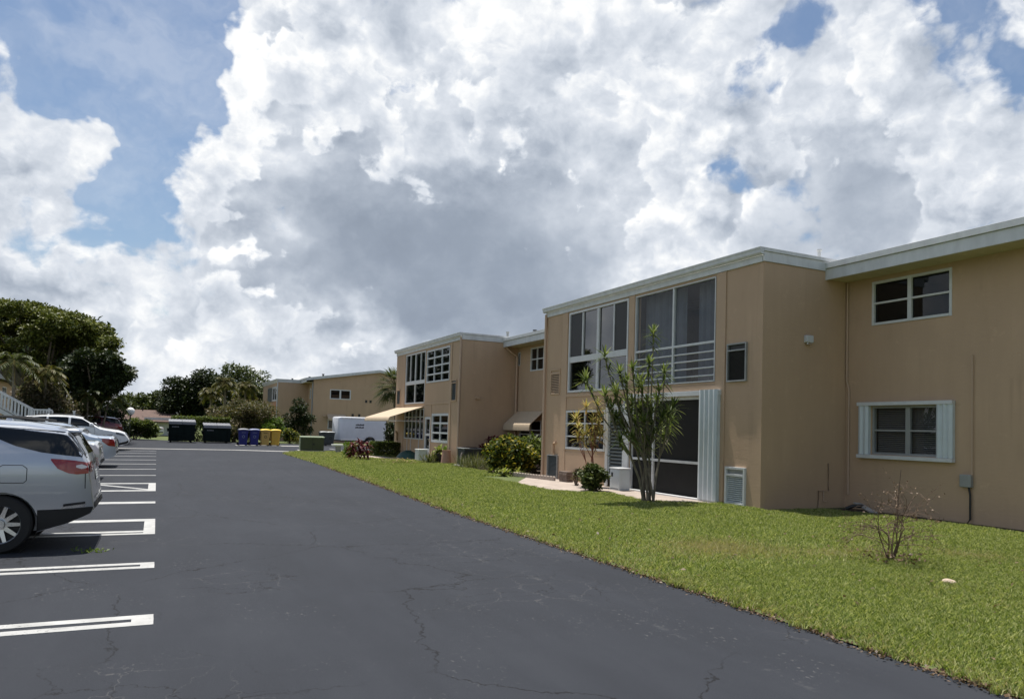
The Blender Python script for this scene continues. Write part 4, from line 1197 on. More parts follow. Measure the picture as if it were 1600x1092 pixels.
SUV_TOP = [(0, .60), (.015, .70), (.05, .95), (.085, 1.16), (.13, 1.25), (.22, 1.40), (.30, 1.52), (.36, 1.575), (.50, 1.60), (.85, 1.645), (1.5, 1.675), (2.1, 1.66), (2.55, 1.60), (3.35, 1.12), (3.55, 1.075), (4.1, 1.0), (4.42, .88), (4.55, .72), (4.62, .60), (4.65, .52)]
SUV_BOT = [(0, .52), (.04, .47), (.12, .43), (.3, .35), (.62, .255), (.75, .23), (3.9, .22), (4.3, .25), (4.58, .34), (4.65, .45)]
SED_TOP = [(0, .62), (.02, .72), (.05, .92), (.09, 1.0), (.16, 1.035), (.62, 1.06), (.80, 1.10), (1.30, 1.36), (1.6, 1.425), (2.1, 1.45), (2.6, 1.42), (3.35, 1.02), (3.6, .97), (4.3, .86), (4.6, .74), (4.72, .6), (4.75, .5)]
SED_BOT = [(0, .45), (.05, .38), (.2, .30), (.5, .22), (4.2, .2), (4.6, .26), (4.75, .38)]


def make_car(label, L0, scale, paint_, pos, rot, kind='suv', name='parked_car', tails='red_lens', quarter_black=True, wraptail=None, plate=True):
    suv = kind == 'suv'
    c = Car(4.65 if suv else 4.75, 1.86 if suv else 1.82, SUV_TOP if suv else SED_TOP, SUV_BOT if suv else SED_BOT, 1.12 if suv else .96, .20 if suv else .27, .10 if suv else .09)
    t = thing(name, label, 'car', (0, 0, 0), 'cars parked by the driveway')
    ra, fa, R = (1.02, 3.78, .36) if suv else (1.05, 3.85, .335)
    c.body('body', M[paint_], t, (ra, fa), R + .055)
    cl = MB()                                   # dark inner arches and underside
    for ax in (ra, fa):
        for sg in (-1, 1): cl.lathe([(R + .052, 0), (R + .052, .27)], (ax, min(sg * (c.W / 2 - .29), sg * (c.W / 2 - .02)), .35), 28, 'y')
    cl.box(.6, 4.2, -.78, .78, .2, .215)
    cl.build('wheel_arch', M['cladding'], t)
    for ax in (ra, fa):
        for sg in (-1, 1): wheel(t, ax, sg * (c.W / 2 - .125), sg, R)
    for sg in (-1, 1):
        if suv:
            c.side([[(.115, 1.20), (.40, 1.235), (.62, 1.265), (.90, 1.34), (1.12, 1.44)], [(.115, 1.205), (.30, 1.50), (.40, 1.535), (.90, 1.565), (1.12, 1.575)]], sg).build('quarter_window', M['car_glass'], t, smooth=True)
            c.side([[(1.20, 1.22), (2.02, 1.17)], [(1.20, 1.56), (2.02, 1.58)]], sg).build('side_window', M['car_glass'], t, smooth=True)
            c.side([[(2.12, 1.165), (2.9, 1.14), (3.12, 1.13)], [(2.12, 1.58), (2.55, 1.52), (3.12, 1.17)]], sg).build('side_window', M['car_glass'], t, smooth=True)
            sm = seam(c, [(.335, 1.575), (.12, 1.19), (.11, .80)], sg, .010)
            for q in ([(1.3, 1.2), (1.34, .95), (1.5, .35)], [(2.07, 1.17), (2.1, .35)], [(3.1, 1.12), (3.15, .9), (3.1, .40)]):
                s2 = seam(c, q, sg, .010); sm.add(s2.v, s2.f)
            s2 = seam(c, [(.75, .91), (.78, .88), (1.02, .88), (1.06, .92), (1.05, 1.07), (1.01, 1.1), (.80, 1.1), (.75, 1.06), (.75, .91)], sg, .008); sm.add(s2.v, s2.f)
            sm.build('panel_gap', M['gap'], t)
            c.side([[(.012, .535), (.04, .475), (.12, .435), (.3, .355), (.62, .262)], [(.012, .56), (.04, .56), (.12, .555), (.3, .545), (.62, .535)]], sg, .006).build('bumper_cladding', M['cladding'], t, smooth=True)
            c.side([[(1.43, .24), (3.38, .235)], [(1.43, .36), (3.38, .36)]], sg, .006).build('sill_cladding', M['cladding'], t, smooth=True)
            c.side([[(.06, 1.00), (.20, .985), (.30, 1.00), (.42, 1.06), (.50, 1.165)], [(.06, 1.06), (.11, 1.14), (.25, 1.165), (.40, 1.18), (.50, 1.185)]], sg, .012).build('tail_light', M[tails], t, smooth=True)
            lamp = c.side([[(.10, 1.07), (.16, 1.055), (.22, 1.075)], [(.10, 1.09), (.16, 1.115), (.22, 1.10)]], sg, .016); lamp.build('reversing_lamp', M['clear_lens'], t, smooth=True)
            ty = sorted((sg * .50, sg * .80)); c.end(1.005, 1.135, .8, .8, False, .012, ya=ty).build('tail_light', M[tails], t, smooth=True)
            ty = sorted((sg * .56, sg * .66)); c.end(1.03, 1.10, .8, .8, False, .017, ny=6, ya=ty).build('reversing_lamp', M['clear_lens'], t, smooth=True)
            c.side([[(.09, .575), (.36, .545)], [(.09, .60), (.36, .572)]], sg, .010, 8, 2).build('chrome_strip', M['chrome'], t)
            c.side([[(.10, .605), (.34, .575)], [(.10, .63), (.34, .605)]], sg, .008, 8, 2).build('bumper_reflector', M['cladding'], t)
            c.side([[(4.2, .262), (4.5, .33), (4.6, .385)], [(4.2, .36), (4.5, .45), (4.6, .52)]], sg, .008, 14, 4).build('front_bumper_cladding', M['cladding'], t, smooth=True)
            c.side([[(4.05, .80), (4.50, .70)], [(4.05, .91), (4.50, .84)]], sg, .012, 14, 4).build('headlight', M['head_lens'], t, smooth=True)
            rr = MB().tube([(.62, sg * .60, 1.66), (1.0, sg * .63, 1.70), (2.2, sg * .63, 1.715), (2.4, sg * .60, 1.68)], .018, 6); rr.build('roof_rail', M['black'], t, smooth=True)
        else:
            c.side([[(1.02, 1.05), (2.02, 1.01)], [(1.02, 1.10), (1.36, 1.33), (2.02, 1.385)]], sg).build('side_window', M['car_glass'], t, smooth=True)
            c.side([[(2.10, 1.005), (3.12, .99)], [(2.10, 1.385), (2.6, 1.365), (3.12, 1.02)]], sg).build('side_window', M['car_glass'], t, smooth=True)
            sm = seam(c, [(1.42, 1.0), (1.45, .7), (1.52, .35)], sg, .010)
            for q in ([(2.06, 1.0), (2.1, .35)], [(3.1, .98), (3.15, .8), (3.1, .40)], [(.55, 1.0), (.1, .78)]):
                s2 = seam(c, q, sg, .010); sm.add(s2.v, s2.f)
            sm.build('panel_gap', M['gap'], t)
            c.side([[(.03, .70), (.22, .72), (.42, .86)], [(.03, .84), (.07, .94), (.42, .955)]], sg, .010).build('tail_light', M[tails], t, smooth=True)
            c.side([[(.01, .50), (.45, .40)], [(.01, .56), (.45, .56)]], sg, .012).build('bumper_strip', M[paint_], t, smooth=True)
            c.side([[(4.15, .66), (4.62, .60)], [(4.15, .78), (4.62, .70)]], sg, .012, 14, 4).build('headlight', M['head_lens'], t, smooth=True)
        mx = 3.0 if suv else 2.95; mz = 1.16 if suv else 1.0
        mr = MB(); ym = sg * (c.half(mx, mz) + .13)
        mr.lathe([(0, -.09), (.07, -.07), (.10, 0), (.07, .07), (0, .09)], (mx, ym, mz + .06), 12, 'y'); mr.tube([(mx, sg * (c.half(mx, mz) - .02), mz), (mx, ym, mz + .03)], .025, 6)
        mr.build('mirror', M[paint_], t, smooth=True)
        hd = MB()
        for hx in ((1.35, 2.2) if suv else (1.5, 2.2)):
            a = c.side([[(hx, .93 if suv else .82), (hx + .2, .93 if suv else .82)], [(hx, .96 if suv else .85), (hx + .2, .96 if suv else .85)]], sg, .03, 4, 1); hd.add(a.v, a.f)
        hd.build('door_handle', M[paint_], t)
    if suv:
        c.end(1.235, 1.50, .63, .56, False).build('rear_window', M['car_glass'], t, smooth=True)
        sp = MB(); vs = []
        for x, dz in ((.20, -.005), (.24, .02), (.50, .012)):
            for j in range(9):
                y = -.60 + 1.2 * j / 8; vs.append((x, y, c.top(.5) - .02 + dz - .035 * (abs(y) / .6) ** 2.5 - (.02 if x < .3 else 0)))
        sp.add(vs, [(i * 9 + j, (i + 1) * 9 + j, (i + 1) * 9 + j + 1, i * 9 + j + 1) for i in range(2) for j in range(8)])
        so_ = sp.build('spoiler', M[paint_], t, smooth=True); q = so_.modifiers.new('thick', 'SOLIDIFY'); q.thickness = .035; q.offset = -1
        if plate: c.end(.86, 1.0, .17, .17, False, .012).build('number_plate', M['plate'], t)
        c.end(.525, .60, .70, .70, False, .010).build('rear_bumper_trim', M['cladding'], t, smooth=True)
        c.end(.62, .66, .45, .45, False, .02).build('chrome_strip', M['chrome'], t, smooth=True)
        c.deck(2.62, 3.30, .84).build('windscreen', M['car_glass'], t, smooth=True)
        c.end(.62, .82, .40, .42, True, .012).build('grille', M['black'], t, smooth=True)
        c.end(.36, .50, .62, .62, True, .012).build('lower_intake', M['cladding'], t, smooth=True)
        MB().lathe([(0, 0), (.05, .0), (.02, .05), (0, .055)], (1.1, 0, c.top(1.1) - .005), 10).build('aerial', M[paint_], t)
    else:
        c.deck(.84, 1.34, .80).build('rear_window', M['car_glass'], t, smooth=True)
        c.deck(2.66, 3.30, .82).build('windscreen', M['car_glass'], t, smooth=True)
        if plate: c.end(.74, .86, .17, .17, False, .012).build('number_plate', M['plate'], t)
        c.end(.46, .54, .66, .66, False, .012).build('rear_bumper_trim', M['cladding'], t, smooth=True)
        c.end(.885, .91, .5, .5, False, .015).build('boot_strip', M['chrome'], t, smooth=True)
        c.end(.50, .66, .45, .45, True, .012).build('grille', M['black'], t, smooth=True)
    t.location = pos; t.rotation_euler = (0, 0, rot); t.scale = (scale,) * 3
    return t


PI = math.pi
make_car('silver crossover with red tail light, nearest car in the row', 4.65, 1.0, 'silver', (-.69, 11.93, 0), PI, 'suv')
make_car('pale silver sedan with clear tail lights, second car in the row', 4.75, 1.04, 'pale_silver', (-1.34, 23.9, 0), PI, 'sedan', tails='clear_lens')
make_car('silver-blue sedan with red tail light, third car in the row', 4.75, 1.06, 'blue_silver', (-1.23, 30.1, 0), PI, 'sedan')
wv = make_car('white crossover parked nose out, its headlight facing the driveway', 4.65, 1.1, 'white_car', (PY(202.5, 685, 45.0)[0] - 4.65 * 1.1, 45.9, 0), 0., 'suv')
make_car('dark red crossover with its tail showing above the white bonnet', 4.65, 1.12, 'dark_red', (PY(193, 665, 56.5)[0], 57.5, 0), PI, 'suv')
make_car('white car roof showing left of the white crossover', 4.65, 1.06, 'white_car', (-6.2, 40.3, 0), PI, 'suv')
make_car('small white car far off beyond the rounded hedge by the lamp', 4.75, 1.0, 'white_car', (.2, 79.5, 0), PI * .5 + .9, 'sedan')

# ------------------------------------------------------------------ trailer, bins, boxes
def trailer():
    p = (15.6, 62.6, 0); t = thing('cargo_trailer', 'white enclosed cargo trailer parked on the cross road', 'trailer', (0, 0, 0))
    L, Wd, zb, zt = 4.15, 1.95, .48, 2.42
    b = MB(); sec = [(-Wd / 2, zb), (Wd / 2, zb), (Wd / 2, zt - .12), (Wd / 2 - .03, zt - .04), (Wd / 2 - .12, zt), (-Wd / 2 + .12, zt), (-Wd / 2 + .03, zt - .04), (-Wd / 2, zt - .12)]
    xs = [(-L / 2, .80, .14), (-L / 2 + .05, .92, .05), (-L / 2 + .18, 1., 0), (L / 2, 1., 0)]
    n = len(sec); vs = [(x, y * k, z - (d if z > 1.5 else 0)) for x, k, d in xs for y, z in sec]
    b.add(vs, [(i * n + k, i * n + (k + 1) % n, (i + 1) * n + (k + 1) % n, (i + 1) * n + k) for i in range(3) for k in range(n)] + [tuple(range(n))[::-1], tuple(range(3 * n, 4 * n))])
    b.build('body', M['trailer'], t, smooth=True)
    r = MB()
    for s in (-1, 1):
        r.box(-L / 2 + .2, L / 2, s * (Wd / 2 + .004) - .012, s * (Wd / 2 + .004) + .012, zt - .16, zt - .06); r.box(-L / 2 + .2, L / 2, s * Wd / 2 - .014, s * Wd / 2 + .014, zb - .02, zb + .10)
        for i in range(6): pass
    r.build('trim_rail', M['globe'], t)
    e = MB()
    for s in (-1, 1): e.box(L / 2 + .002, L / 2 + .05, s * Wd / 2 - (.10 if s > 0 else -.0), s * Wd / 2 + (.0 if s > 0 else .10), zb - .02, zt - .12)
    e.box(L / 2 + .002, L / 2 + .05, -Wd / 2 + .1, Wd / 2 - .1, zt - .22, zt - .12); e.build('rear_frame', M['black'], t)
    MB().box(L / 2 - .0, L / 2 + .03, -Wd / 2 + .1, Wd / 2 - .1, zb, zt - .22).build('rear_door', M['trailer'], t)
    for s in (-1, 1):
        wheel(t, .62, s * (Wd / 2 + .10), s, .34, 'globe', 6, .2)
        f = MB(); vs = []
        for i in range(13):
            a = PI * i / 12
            for y in (s * (Wd / 2 + .004), s * (Wd / 2 + .24)):
                for rr in (.42, .45): vs.append((.62 + rr * math.cos(a), y, .34 + rr * math.sin(a)))
        f.add(vs, [(4 * i + j, 4 * i + k, 4 * i + 4 + k, 4 * i + 4 + j) for i in range(12) for j, k in ((0, 1), (1, 3), (3, 2), (2, 0))]); f.build('fender', M['cladding'], t, smooth=True)
    f = MB()
    for s in (-1, 1): f.hexa([(x, y + d, z) for x, y in ((-L / 2 + .1, s * .8), (-L / 2 - 1.2, s * .04)) for d in (-.035, .035) for z in (.40, .48)])
    f.tube([(-L / 2 - .95, 0, .02), (-L / 2 - .95, 0, .78)], .03, 8); f.box(-L / 2 - 1.3, -L / 2 - 1.1, -.05, .05, .44, .54)
    f.build('drawbar', M['black'], t)
    MB().box(-L / 2 + .35, L / 2, -.8, .8, .36, .47).build('chassis', M['black'], t)
    k = MB()
    for z, x0, x1 in ((1.72, -.62, .12), (1.50, -.66, .10)):
        for i in range(9):
            a = x0 + (x1 - x0) * i / 9; k.box(a, a + (x1 - x0) / 9 * .86, -Wd / 2 - .006, -Wd / 2 - .003, z, z + .085 + .02 * (i % 3))
    k.build('lettering', M['gap'], t)
    t.location = p; t.rotation_euler = (0, 0, .10)


trailer()


def dumpster(label, u0, u1, y, h, skew, lidtop):
    x0, x1 = PY(u0, 690, y)[0], PY(u1, 690, y)[0]; L = x1 - x0; D = 1.7
    t = thing('dumpster', label, 'dumpster', (0, 0, 0), 'dumpsters by the road')
    b = MB(); b.hexa([(x, yy, z) for x in (0, L) for yy, zz in ((0, h), (D, h + .18)) for z in (.14, zz)])
    b.build('bin', M['dumpster'], t, bevel=.02)
    r = MB()
    for i in range(4): r.box(L * (.08 + .26 * i), L * (.08 + .26 * i) + .07, -.05, -.002, .18, h - .08)
    r.box(-.03, L + .03, -.055, -.051 + .05, h - .10, h - .005); r.box(-.03, L + .03, -.05, -.004, .14, .22)
    r.build('rib', M['dumpster'], t)
    for s, x in ((-1, -.12), (1, L + .002)):
        p = MB(); p.box(x, x + .118, .35, 1.25, h * .55, h * .72); p.build('fork_pocket', M['dumpster'], t, bevel=.01)
    for i in range(2):
        l = MB(); a, c = L * .5 * i + .01 - (.05 if i == 0 else 0), L * .5 * (i + 1) - .01 + (.05 if i else 0); n = 9
        z0, z1 = h + .01, h + .20
        for k in range(n):
            p, q = a + (c - a) * k / n, a + (c - a) * (k + 1) / n
            l.hexa([(x, yy, z) for x in (p + .03, q - .03) for yy, zz in ((-.10, z0), (D + .03, z1 + .0)) for z in (zz, zz + .10)])
        l.hexa([(x, yy, z) for x in (a, c) for yy, zz in ((-.09, z0), (D + .02, z1)) for z in (zz, zz + .06)])
        l.hexa([(x, yy, z) for x in (a, c) for yy in (-.13, -.10) for z in (z0 - .12, z0 + .10)])
        l.build('lid', M['dumpster_lid'], t, bevel=.006)
    for x in (.15, L - .25):
        for yy in (.2, 1.4):
            MB().lathe([(0, 0), (.07, 0), (.07, .06), (0, .06)], (x, yy, .07), 14, 'y').build('caster', M['rubber'], t)
    k = MB()
    for i in range(5): k.box(.22 + i * .10, .29 + i * .10, -.058, -.0555, h - .34, h - .26)
    k.build('stencil', M['dumpster_lid'], t)
    t.location = (x0, y, 0)
    return t


dumpster('taller dark green dumpster nearer the globe lamp, grey ribbed lid', 263, 304, 62.6, 1.52, 0, 0)
dumpster('lower dark green dumpster between the taller dumpster and the carts', 318, 359.5, 62.8, 1.30, 0, 0)


def cart(name, label, u, y, body, lid, group):
    x = PY(u, 692, y)[0]; t = thing(name, label, 'bin', (0, 0, 0), group)
    b = MB(); b.hexa([(xx * (.25 if z < .5 else .335), yy * (.26 if z < .5 else .38), z) for xx in (-1, 1) for yy in (-1, 1) for z in (.06, 1.14)]); b.build('bin', M[body], t, bevel=.04)
    r = MB(); r.box(-.355, .355, -.41, .40, 1.08, 1.15); r.build('rim', M[body], t, bevel=.015)
    l = MB(); vs = []
    for i in range(9):
        yy = -.43 + .86 * i / 8; z = 1.155 + .085 * math.sin(PI * (i + .6) / 9.2)
        for j in range(7): xx = -.37 + .74 * j / 6; vs.append((xx, yy, z - .05 * (abs(xx) / .37) ** 3))
    l.add(vs, [(i * 7 + j, i * 7 + j + 1, (i + 1) * 7 + j + 1, (i + 1) * 7 + j) for i in range(8) for j in range(6)])
    lo = l.build('lid', M[lid], t, smooth=True); m_ = lo.modifiers.new('thick', 'SOLIDIFY'); m_.thickness = .03
    for s in (-1, 1): MB().lathe([(0, 0), (.13, 0), (.13, .06), (0, .06)], (s * .27, .30, .13), 18, 'y').build('wheel', M['rubber'], t)
    MB().tube([(-.24, .44, 1.08), (-.24, .50, 1.1), (.24, .50, 1.1), (.24, .44, 1.08)], .018, 6).build('handle', M[body], t, smooth=True)
    if body != 'cart_blue' or True:
        e = MB(); e.lathe([(.07, 0), (.10, 0), (.10, .004), (.07, .004)], (0, -.345, .66), 18, 'y'); e.box(-.14, .14, -.372, -.36, .93, .96)
        e.build('embossed_mark', M['cart_blue_lid' if 'blue' in body else 'gap'] if body != 'cart_yellow' else M['cart_gold'], t)
    t.location = (x, y, 0); t.scale = (1.02,) * 3
    return t


cart('wheeled_bin', 'blue recycling cart with grey lid, beside the dumpster', 379.3, 57.4, 'cart_blue', 'dumpster_lid', 'recycling carts')
cart('wheeled_bin', 'blue recycling cart with bluish lid, next to a yellow cart', 396.6, 57.5, 'cart_blue', 'cart_blue_lid', 'recycling carts')
cart('wheeled_bin', 'duller gold-yellow cart with a dark emblem', 413.6, 57.6, 'cart_gold', 'cart_yellow_lid', 'recycling carts')
cart('wheeled_bin', 'bright yellow cart at the end of the row of carts', 429.5, 57.7, 'cart_yellow', 'cart_yellow_lid', 'recycling carts')
MB().box(PY(370, 692, 57)[0], PY(500, 692, 57)[0], 56.9, 58.4, -.03, .02).build('bin_pad', M['concrete_grey'], kind='structure')
for i, (u, lb_) in enumerate(((505, 'dark grey bin with raised lid by the trailer drawbar'), (515, 'dark grey bin half behind the trailer nose'))):
    t = cart('wheeled_bin', lb_, u, 61.0, 'ac', 'grey_metal', None); t.scale = (1.0, 1.0, .95)

tb = thing('transformer_box', 'olive green pad-mounted transformer box at the lawn corner', 'transformer', (0, 0, 0))
c = np.array([8.72, 46.9, 0]); MB().box(-.78, .78, -.62, .62, .02, .10).build('pad', M['concrete_grey'], tb)
MB().hexa([(x, y * (1 if z < .5 else .97), z) for x in (-.64, .74) for y in (-.5, .5) for z in (.10, .86)]).build('cabinet', M['transformer'], tb, bevel=.012)
MB().hexa([(x, y, z) for x in (-.68, .78) for y, z0_ in ((-.55, .865), (.53, .90)) for z in (z0_, z0_ + .07)]).build('lid', M['transformer_lid'], tb, bevel=.012)
MB().box(-.68, -.645, -.48, .48, .14, .84).build('side_panel', M['transformer_lid'], tb, bevel=.006)
tt = MB(); tt.box(.04, .052, -.509, -.50, .14, .82); tt.box(.10, .16, -.53, -.50, .42, .54); tt.build('door_seam', M['gap'], tb)
tb.location = c; tb.rotation_euler = (0, 0, -.10)

bn = thing('bench', 'pale concrete bench slab on the lawn edge behind the red-leaved plant', 'bench', (0, 0, 0))
MB().box(-.9, .9, -.22, .22, .42, .52).build('seat', M['globe'], bn, bevel=.015)
for x in (-.5, .5): MB().box(x - .14, x + .14, -.16, .16, 0, .42).build('leg', M['concrete_grey'], bn, bevel=.01)
p = PY(541, 704, 45.6); bn.location = (p[0], 45.6, .01); bn.rotation_euler = (0, 0, -.05)

p = G(201.5, 689.5); lp = thing('street_lamp', 'white globe lamp on a black post beside the rounded hedge', 'lamp post', (p[0], p[1], 0))
rad = .30; hh = PY(203, 643, p[1])[2] - rad
MB().lathe([(.12, 0), (.12, .08), (.07, .14), (.055, .3), (.05, hh - .02), (.10, hh), (.13, hh + .05), (0, hh + .05)], (p[0], p[1], 0), 14).build('post', M['black'], lp, smooth=True)
MB().lathe([(rad * math.sin(a), hh + .02 + rad - rad * math.cos(a)) for a in np.linspace(.2, PI - .001, 16)], (p[0], p[1], 0), 24).build('globe', M['globe'], lp, smooth=True)

p = PY(115, 660, 50.5); wp = MB().box(p[0] - .06, p[0] + .06, 50.44, 50.56, 0, PY(116, 643, 50.5)[2]); wp.box(p[0] - .09, p[0] + .09, 50.41, 50.59, PY(116, 643, 50.5)[2] + .002, PY(116, 643, 50.5)[2] + .04)
wp.build('white_post', M['white'], None, label='short white post standing behind the white crossover', cat='post', bevel=.008)
# condenser by the far wing, white boxes on the patios
ac = thing('condenser_unit', 'grey air-conditioner condenser with pale top beside the far wing', 'air conditioner', (0, 0, 0))
MB().box(-.42, .42, -.42, .42, .04, .78).build('casing', M['ac'], ac, bevel=.02)
sl_ = MB()
for i in range(13):
    z = .12 + i * .048; sl_.box(-.432, .432, -.432, -.421, z, z + .018); sl_.box(-.432, -.421, -.42, .42, z, z + .018)
sl_.build('coil_guard', M['grille'], ac)
MB().box(-.47, .47, -.47, .47, .785, .83).build('top', M['grey_metal'], ac, bevel=.015)
MB().lathe([(.30, 0), (.36, 0), (.36, .03), (.30, .03)], (0, 0, .832), 24).build('fan_guard', M['black'], ac)
MB().box(-.55, .55, -.55, .55, -.0, .04).build('pad', M['concrete_grey'], ac)
for k in ((-.46, -.2), (-.46, -.28)): MB().tube([(k[0], k[1], .62), (k[0] - .05, k[1], .5), (k[0] - .03, k[1], .06)], .02, 6).build('hose', M['concrete'], ac, smooth=True)
p = PY(733, 726, 31.6); ac.location = (p[0], 31.6, .01)

wb = thing('storage_box', 'pale blue-white utility cabinet standing by the jalousie door', 'cabinet', (0, 0, 0))
MB().box(-.19, .19, -.25, .25, 0, .62).build('cabinet', M['shutter'], wb, bevel=.015)
MB().box(-.21, .21, -.27, .27, .622, .665).build('lid', M['white'], wb, bevel=.012)
MB().box(-.196, -.19, .08, .17, .40, .52).build('latch', M['grille'], wb); MB().box(-.194, -.19, -.22, .22, .04, .06).build('seam', M['gap'], wb)
p = PX(967, 765, 12.5); wb.location = (12.5, 18.45, .03)
wb2 = thing('storage_box', 'small white box on the path by the far wing', 'box', (0, 0, 0))
MB().box(-.22, .22, -.3, .3, 0, .55).build('cabinet', M['white'], wb2, bevel=.02); MB().box(-.24, .24, -.32, .32, .552, .60).build('lid', M['globe'], wb2, bevel=.012)
p = PY(657.5, 718, 35.6); wb2.location = (p[0], 35.6, .03)

br = thing('brick_stack', 'small stack of dark bricks against the near wing wall', 'bricks', (0, 0, 0))
for k in range(5):
    for i in range(2):
        q = MB(); off = .02 * ((k * 7 + i * 3) % 3 - 1)
        if k % 2: q.box(-.11 + off, .11 + off, -.215 + .22 * i, -.005 + .22 * i, .066 * k + .001, .066 * (k + 1) - .002)
        else: q.box(-.11 + .112 * i, -.002 + .112 * i, -.21 + off, .21 + off, .066 * k + .001, .066 * (k + 1) - .002)
        q.build('brick', M['brick'], br, bevel=.006)
br.scale = (1.15, 1.1, 1.05); br.location = (12.55, 21.75, .032); br.rotation_euler = (0, 0, .1)

# scalloped concrete edging along the apron, each stone its own thing
g0 = None
e0, e1 = np.array(PX(812, 755, 12.05)), np.array(PX(893, 754, 12.45))
E0, E1 = np.array([11.95, 24.6, .03]), np.array([12.35, 22.15, .03])
ne = 15
for i in range(ne):
    p = E0 + (E1 - E0) * (i + .5) / ne
    if g0 is None:
        m_ = MB(); w_ = np.linalg.norm(E1 - E0) / ne * .47
        prof = [(-w_, 0), (w_, 0), (w_, .10)] + [(w_ * math.cos(a), .10 + .05 * math.sin(a)) for a in np.linspace(.3, PI - .3, 7)] + [(-w_, .10)]
        m_.prism(prof, -.04, .04, 'x'); g0 = m_.build('edging_stone', M['concrete'], None, bevel=.006, label='pale scalloped edging stone in the row by the croton bed', cat='edging stone', group='scalloped edging stones by the bed'); o = g0
    else: o = g0.copy(); COL.objects.link(o)
    o.location = p; o.rotation_euler = (random.uniform(-.06, .06), 0, math.atan2(E1[1] - E0[1], E1[0] - E0[0]) + PI / 2 + PI + random.uniform(-.06, .06)); 
b0 = MB()
for i in range(4): b0.box(11.9 + .02 * i, 12.75, 24.75 + .0, 25.0, .03 + .06 * i, .085 + .06 * i) if i < 2 else None
b0.build('timber_board', M['pale_bark'], None, label='weathered timber boards edging the hosta bed', cat='board', bevel=.008)

rk = MB(); bm_ = bmesh.new(); bmesh.ops.create_icosphere(bm_, subdivisions=3, radius=.075)
for v in bm_.verts: v.co = Vector((v.co.x * 1.25, v.co.y, v.co.z * .6)) * (1 + .45 * mnoise.noise(v.co * 9))
me_ = bpy.data.meshes.new('rock'); bm_.to_mesh(me_); bm_.free()
p = G(1482, 916); link('rock', me_, M['rock'], None, True, label='small pale rock lying in the lawn at the right', cat='rock').location = (p[0], p[1], .05)

ct = MB(); p = PY(637, 716, 37.6)
ct.lathe([(.0, .52), (.18, .50), (.42, .36), (.60, .16), (.66, .0)], (0, 0, 0), 20)
o = ct.build('garden_tarp', M['tarp'], None, True, label='dark green domed cover lying by the porch screen', cat='cover'); o.location = (p[0], 37.6, .03); o.scale = (.95, .9, .9)
p = PY(645, 716, 37.0)
b_ = MB().box(-.3, .3, -.25, .25, 0, .22); b_.box(-.32, .32, -.27, .27, .222, .25); b_.build('crate', M['black'], None, label='low black crate beside the green cover', cat='crate', bevel=.02).location = (p[0] + .55, 36.9, .03)

# plant pots
def pot(label, loc, r, h, m, splay=1.3):
    o = MB().lathe([(0, 0), (r, 0), (r * splay, h), (r * splay * 1.06, h), (r * splay * 1.06, h + .04), (r * splay * .92, h + .04), (r * splay * .85, h - .02), (0, h - .02)], (0, 0, 0), 24).build('plant_pot', M[m], None, True, label=label, cat='pot')
    o.location = loc; return o


p = PY(687, 718, 33.9); pot('black plant pot by the far wing window', (p[0], 33.9, .01), .22, .42, 'black')
p = PY(697, 719, 33.0); pot('dusty pink clay pot leaning by the far wing corner', (p[0], 33.0, .01), .26, .62, 'terracotta', .75)

# ------------------------------------------------------------------ strap-leaved plants by the near wing
def heads_plant(name, label, base, heads, y0, jit, leaf, bark, n, L, w, stem_r, nodes=2, cat='plant', canes=9):
    """multi-stemmed plant: a few canes rise from one base, fork, and each fork ends in leaf whorls"""
    t = thing(name, label, cat, base)
    base = np.array(base, float); mb = MB(); parts = []
    C = [PY(u, v, y0 + rng.uniform(-jit, jit)) for u, v in heads]
    C.sort(key=lambda c: math.atan2(c[0] - base[0], c[2]) + .15 * rng.normal())
    per = math.ceil(len(C) / canes)
    for g in range(0, len(C), per):
        grp = C[g:g + per]; mean = np.mean(grp, 0)
        b = base + np.array([rng.normal() * .07, rng.normal() * .07, 0])
        hub = b + (mean - b) * np.array([.42, .42, .50]); q = b + (hub - b) * np.array([.35, .35, .5])
        mb.tube([b, q, hub], [stem_r * 1.35, stem_r * 1.15, stem_r], 7)
        for c in grp:
            st = hub if c[2] > hub[2] + .15 else q
            m2 = st + (c - st) * np.array([.62, .62, .5]) + rng.normal(size=3) * .02
            mb.tube([st, m2, c], [stem_r * .85, stem_r * .7, stem_r * .5], 6)
            ax = (c - m2) / np.linalg.norm(c - m2)
            parts += rosette(c, n, L * rng.uniform(.85, 1.2), w, .40, .26, ax)
            for k in range(nodes):
                qq = c - ax * (.15 + .16 * k) * rng.uniform(.8, 1.2)
                parts += rosette(qq, max(5, n // 3), L * .9, w, .15, .35, ax)
    mb.build('cane', M[bark], t, smooth=True)
    link('foliage', mesh_np('foliage', *join_np(parts)), M[leaf], t)
    return t


